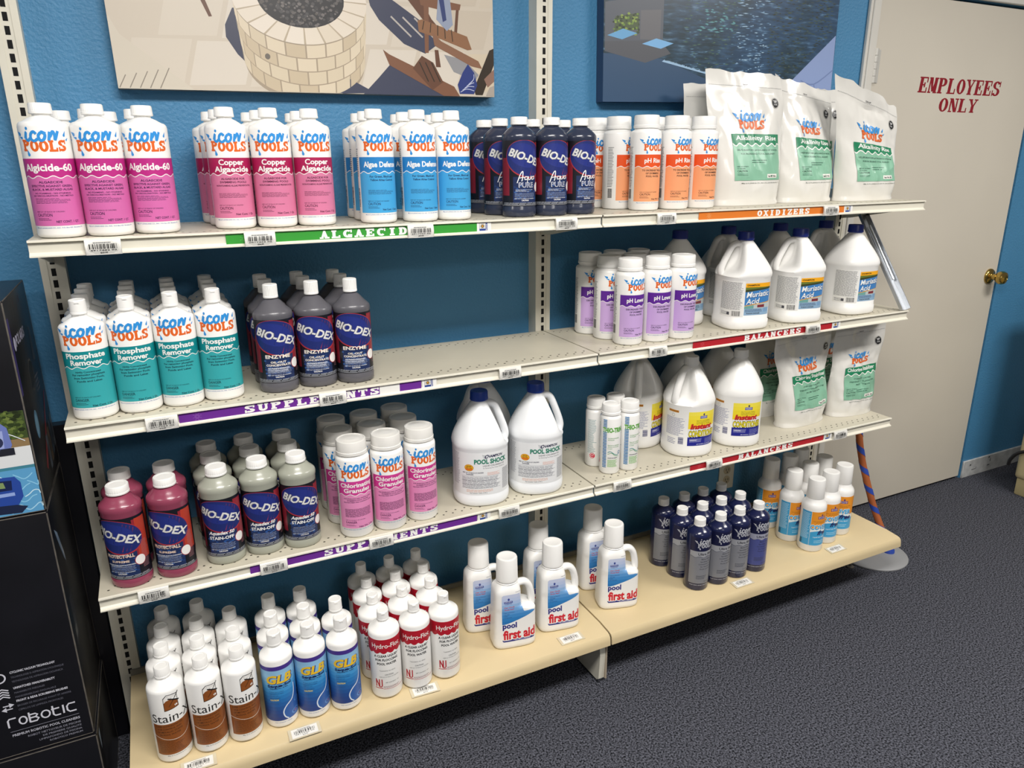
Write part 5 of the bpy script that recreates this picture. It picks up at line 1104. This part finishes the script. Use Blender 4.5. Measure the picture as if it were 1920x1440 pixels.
# ------------------------------------------------------------------ three stacked black cartons at the left edge
M_CART = mat('black_carton', '#111116', rough=.32, vary=.25, vscale=9, bump=.1, bscale=30)
M_EDGE = mat('worn_card_edge', '#57524c', rough=.8, vary=.3, vscale=60)
FX, FY = -.060, -.331; BXW = .60; BD = .285
def carton(z0, z1, label, front, side, dx=0, dy=0):
    t = thing('carton', label, 'box', (FX + dx - BXW / 2, FY + dy + BD / 2, z0), 0, 'stacked black cartons')
    bm = bmesh.new(); h = z1 - z0 - .002; box(bm, -BXW / 2, -BD / 2, .001, BXW / 2, BD / 2, h); bevel_all(bm, .0025, 2); link_mesh('carton_body', to_mesh('carton_body', bm, M_CART), t)
    bm = bmesh.new(); e = .0012
    for x, y in ((BXW / 2, -BD / 2), (BXW / 2, BD / 2)): tube(bm, [(x - .0012, y + (.0012 if y < 0 else -.0012), .004), (x - .0012, y + (.0012 if y < 0 else -.0012), h - .004)], .0016, 8)
    for z in (.002, h - .002): tube(bm, [(-BXW / 2 + .01, -BD / 2 + .0012, z), (BXW / 2 - .002, -BD / 2 + .0012, z)], .0016, 8); tube(bm, [(BXW / 2 - .0012, -BD / 2 + .004, z), (BXW / 2 - .0012, BD / 2 - .004, z)], .0016, 8)
    link_mesh('worn_edges', to_mesh('worn_edges', bm, M_EDGE), t)
    ox, oy = FX + dx - BXW / 2, FY + dy + BD / 2
    if front: link_mesh('front_print', front.build('front_print', lambda s, u, o: (s - ox, -BD / 2 - o, u - z0), .2), t)
    if side: link_mesh('side_print', side.build('side_print', lambda s, u, o: (BXW / 2 + o, s - oy, u - z0), .2), t)
    return t
rr = random.Random(5)
A = Art(); xa, xb, zc0, zc1 = -.62, -.0635, .806, 1.016          # photo of a pool with a blue cleaner
A.rect(xa, zc0, xb, zc1, '#5a9cc8', 0); A.rect(xa, .960, xb, zc1, '#3c4a26', 1)
for k in range(900):
    x, z = xa + (xb - xa) * rr.random(), .960 + .052 * rr.random(); q = .003 + .004 * rr.random(); A.disc(min(x, xb - .008), z + .004, q, q * .7, rr.choice(('#2c3a1a', '#55662f', '#3f5024', '#6b7a3c', '#222c14')), 2, 6)
A.rect(xa, .944, xb, .960, '#8b7350', 2); A.rect(xa, .905, xb, .944, '#d9dcde', 2); A.rect(xa, .899, xb, .905, '#3f7f92', 3)
for k in range(60):
    x, z = xa + (xb - xa) * rr.random(), zc0 + .005 + .085 * rr.random(); P = [(min(xb, x + i * .008), z + .006 * sin(i * 1.3 + k)) for i in range(5)]; A.stroke(P, .0018, rr.choice(('#a9d6ec', '#8fc8e6', '#c9e6f2')), 3, 3)
A.stroke([(-.135, .985), (-.10, .975), (-.07, .955)], .0016, '#dfe6ea', 4)
A.poly([(-.17, .935), (-.10, .935), (-.092, .95), (-.095, .985), (-.108, 1.0), (-.15, .998), (-.17, .98)], '#6a78b8', 4); A.poly([(-.16, .945), (-.105, .945), (-.103, .98), (-.15, .985)], '#9aa6d6', 5); A.disc(-.117, .958, .012, .012, '#2c3150', 6, 16); A.poly([(-.118, .93), (-.09, .93), (-.09, .944), (-.112, .944)], '#20222c', 6)
A.poly([(-.20, .83), (-.105, .822), (-.092, .842), (-.092, .872), (-.10, .885), (-.19, .89), (-.2, .87)], '#27479a', 4); A.poly([(-.19, .86), (-.108, .858), (-.106, .878), (-.185, .884)], '#16224c', 5); A.poly([(-.18, .866), (-.118, .864), (-.12, .876), (-.175, .878)], '#7f9460', 6); A.rect(-.2, .846, -.105, .853, '#8fa6dc', 5); A.poly([(-.2, .815), (-.10, .808), (-.088, .82), (-.105, .826), (-.2, .834)], '#1b2440', 5)
S = Art()
S.text('POLARIS', -.222, 1.128, .021, '#c6c2d8', 1, w=.11, bold=.03, shear=.1); S.disc(-.292, 1.136, .011, .014, '#c6c2d8', 1, 12); S.rect(FY + .004, 1.04, FY + .02, 1.19, '#3c2f6e', 0)
S.poly([(-.205, 1.02), (-.155, 1.03), (-.15, 1.065), (-.17, 1.075), (-.2, 1.06)], '#020203', 1); S.arc(-.178, 1.046, .030, .034, 0, 360, .004, '#6a655c', 0, 20)
S.disc(-.235, .955, .022, .030, '#5c8fb0', 1, 20); S.disc(-.237, .955, .015, .022, '#88b4cc', 2, 16)
S.poly([(-.225, .855), (-.075, .985), (-.068, .98), (-.21, .845)], '#a03038', 1)
S.poly([(-.12, 1.06), (-.09, 1.06), (-.088, 1.13), (-.11, 1.135)], '#55585e', 1); S.lines(-.15, -.1, 1.0, 1.04, 4, '#7c7c86', 1, .4)
for k in range(4): S.rect(-.17 + k * .032, .83 + k * .006, -.145 + k * .032, .905 + k * .006, ('#6a7480', '#7c6a58', '#5a6a78', '#74808a')[k], 1); S.rect(-.165 + k * .032, .85 + k * .006, -.155 + k * .032, .885 + k * .006, '#2c3038', 2)
for y, z in ((-.23, 1.20), (-.2, 1.19), (-.16, 1.2)): S.poly([(y, z - .006), (y + .014, z - .004), (y + .012, z + .01), (y + .002, z + .008)], '#3c2626', 1)
carton(.803, 1.228, 'topmost black carton with a pool photo, on the stack at the left edge', A, S)
A = Art(); INK = '#b9bac6'
for s_, z, wd, h in (('PREMIUM ROBOTIC POOL CLEANERS', .3065, .124, .0075), ('ROBOT NETTOYEUR DE PISCINE', .296, .098, .0062), ('DE PREMIERE QUALITE', .2875, .072, .0058), ('LIMPIAFONDO DE PISCINA', .279, .080, .0058), ('ROBOTICO PREMIUM', .2705, .062, .0058)): A.text(s_, -.080, z, h * .8, INK if h > .007 else '#8a8b98', 1, w=wd, al='r', bold=.025 if h > .007 else .01)
A.rect(-.206, .3185, -.080, .3195, '#8a8b98', 1)
def rob(pts, sm=False): A.stroke(pts, .0034, '#d5d6e0', 2, 5, sm)
x = -.206; w_ = .0148; b0, b1 = .330, .351
def O_(x, wd): A.arc(x + wd / 2, (b0 + b1) / 2, wd / 2, (b1 - b0) / 2, 0, 360, .0032, '#d5d6e0', 2, 20)
rob([(x, b0), (x, b1 - .004), (x + .003, b1), (x + w_, b1)]); O_(x + .018, .0165)
x += .038; rob([(x, b0), (x, b1 + .004)]); rob([(x, b1 - .002), (x + .011, b1 - .002), (x + .015, b1 - .005), (x + .011, b0 + .011), (x, b0 + .011)]); rob([(x + .011, b0 + .011), (x + .016, b0 + .006), (x + .012, b0 + .001), (x, b0 + .001)])
O_(x + .020, .0185); x += .043; rob([(x, b1 + .004), (x, b0 + .004), (x + .003, b0), (x + .013, b0)]); rob([(x - .003, b1 - .004), (x + .012, b1 - .004)]); rob([(x + .019, b0), (x + .019, b1)]); rob([(x + .042, b1 - .001), (x + .030, b1 - .001), (x + .026, b1 - .006), (x + .026, b0 + .005), (x + .030, b0), (x + .042, b0)])
for (t0, t1, t2), z in ((('CYCLONIC VACUUM TECHNOLOGY', 'TECHNOLOGIE D ASPIRATION CYCLONIQUE', 'TECNOLOGIA DE ASPIRACION CICLONICA'), .458), (('UNMATCHED MANUVERABILITY', 'MANIABILITE INEGALEE', 'MANIOBRABILIDAD INIGUALABLE'), .420), (('FRONT & REAR SCRUBBING BRUSHES', 'BROSSES DE RECURAGE AVANT ET ARRIERE', 'CEPILLOS DE LIMPIEZA FRONTALES'), .388)):
    A.text(t0, -.183, z, .0052, '#d0d1dc', 1, w=.0031 * len(t0), al='l', bold=.03); A.text(t1, -.183, z - .0115, .0045, '#686976', 1, w=.0027 * len(t1), al='l'); A.text(t2, -.183, z - .022, .0045, '#686976', 1, w=.0027 * len(t2), al='l')
A.arc(-.203, .452, .012, .012, -120, 150, .003, '#d0d1dc', 1, 20)
for k in range(4): A.stroke([(-.214, .402 + k * .006), (-.203, .408 + k * .006), (-.192, .402 + k * .006)], .0028, '#d0d1dc', 1, 2, False)
for z, d_ in ((.384, 1), (.375, -1)): A.stroke([(-.208, z), (-.192, z)], .0026, '#d0d1dc', 1, 2, False); A.poly([(-.2 + .012 * d_, z), (-.2 + .003 * d_, z + .006), (-.2 + .003 * d_, z - .006)], '#d0d1dc', 1)
S = Art()
S.poly([(-.30, .745), (-.285, .715), (-.25, .655), (-.235, .64), (-.24, .665), (-.27, .725)], '#7c93ac', 1); S.poly([(-.26, .70), (-.24, .665), (-.235, .64), (-.25, .672)], '#c9ccd0', 2)
S.lines(-.29, -.24, .52, .58, 8, '#55565f', 1, .35, 4, .5); S.poly([(-.305, .47), (-.26, .475), (-.262, .53), (-.29, .535)], '#2f3136', 1); S.poly([(-.295, .48), (-.27, .482), (-.27, .505), (-.293, .505)], '#6a6a66', 2)
S.stroke([(-.24, .64), (-.2, .58), (-.17, .53), (-.16, .50)], .0016, '#4a4b52', 1); S.rect(-.15, .35, -.1, .42, '#1c1c22', 1); S.lines(-.2, -.12, .60, .70, 9, '#34343c', 1, .35, 6, .4)
carton(.258, .803, 'middle black carton lettered robotic in the stack at the left edge', A, S)
S = Art(); S.poly([(-.31, .235), (-.29, .24), (-.296, .20), (-.305, .19)], '#8a98a6', 1); S.lines(-.29, -.22, .12, .2, 6, '#3a3a42', 1, .35)
carton(0.0, .258, 'bottom black carton standing on the carpet at the left edge', None, S, .004, -.004)
t = thing('folded_carton', 'flattened black carton standing against the wall behind the carton stack', 'box', (-.18, -.022, 0))
bm = bmesh.new(); box(bm, -.16, -.016, .001, .152, .018, .885); bevel_all(bm, .002, 1); link_mesh('card_panel', to_mesh('card_panel', bm, M_CART), t)
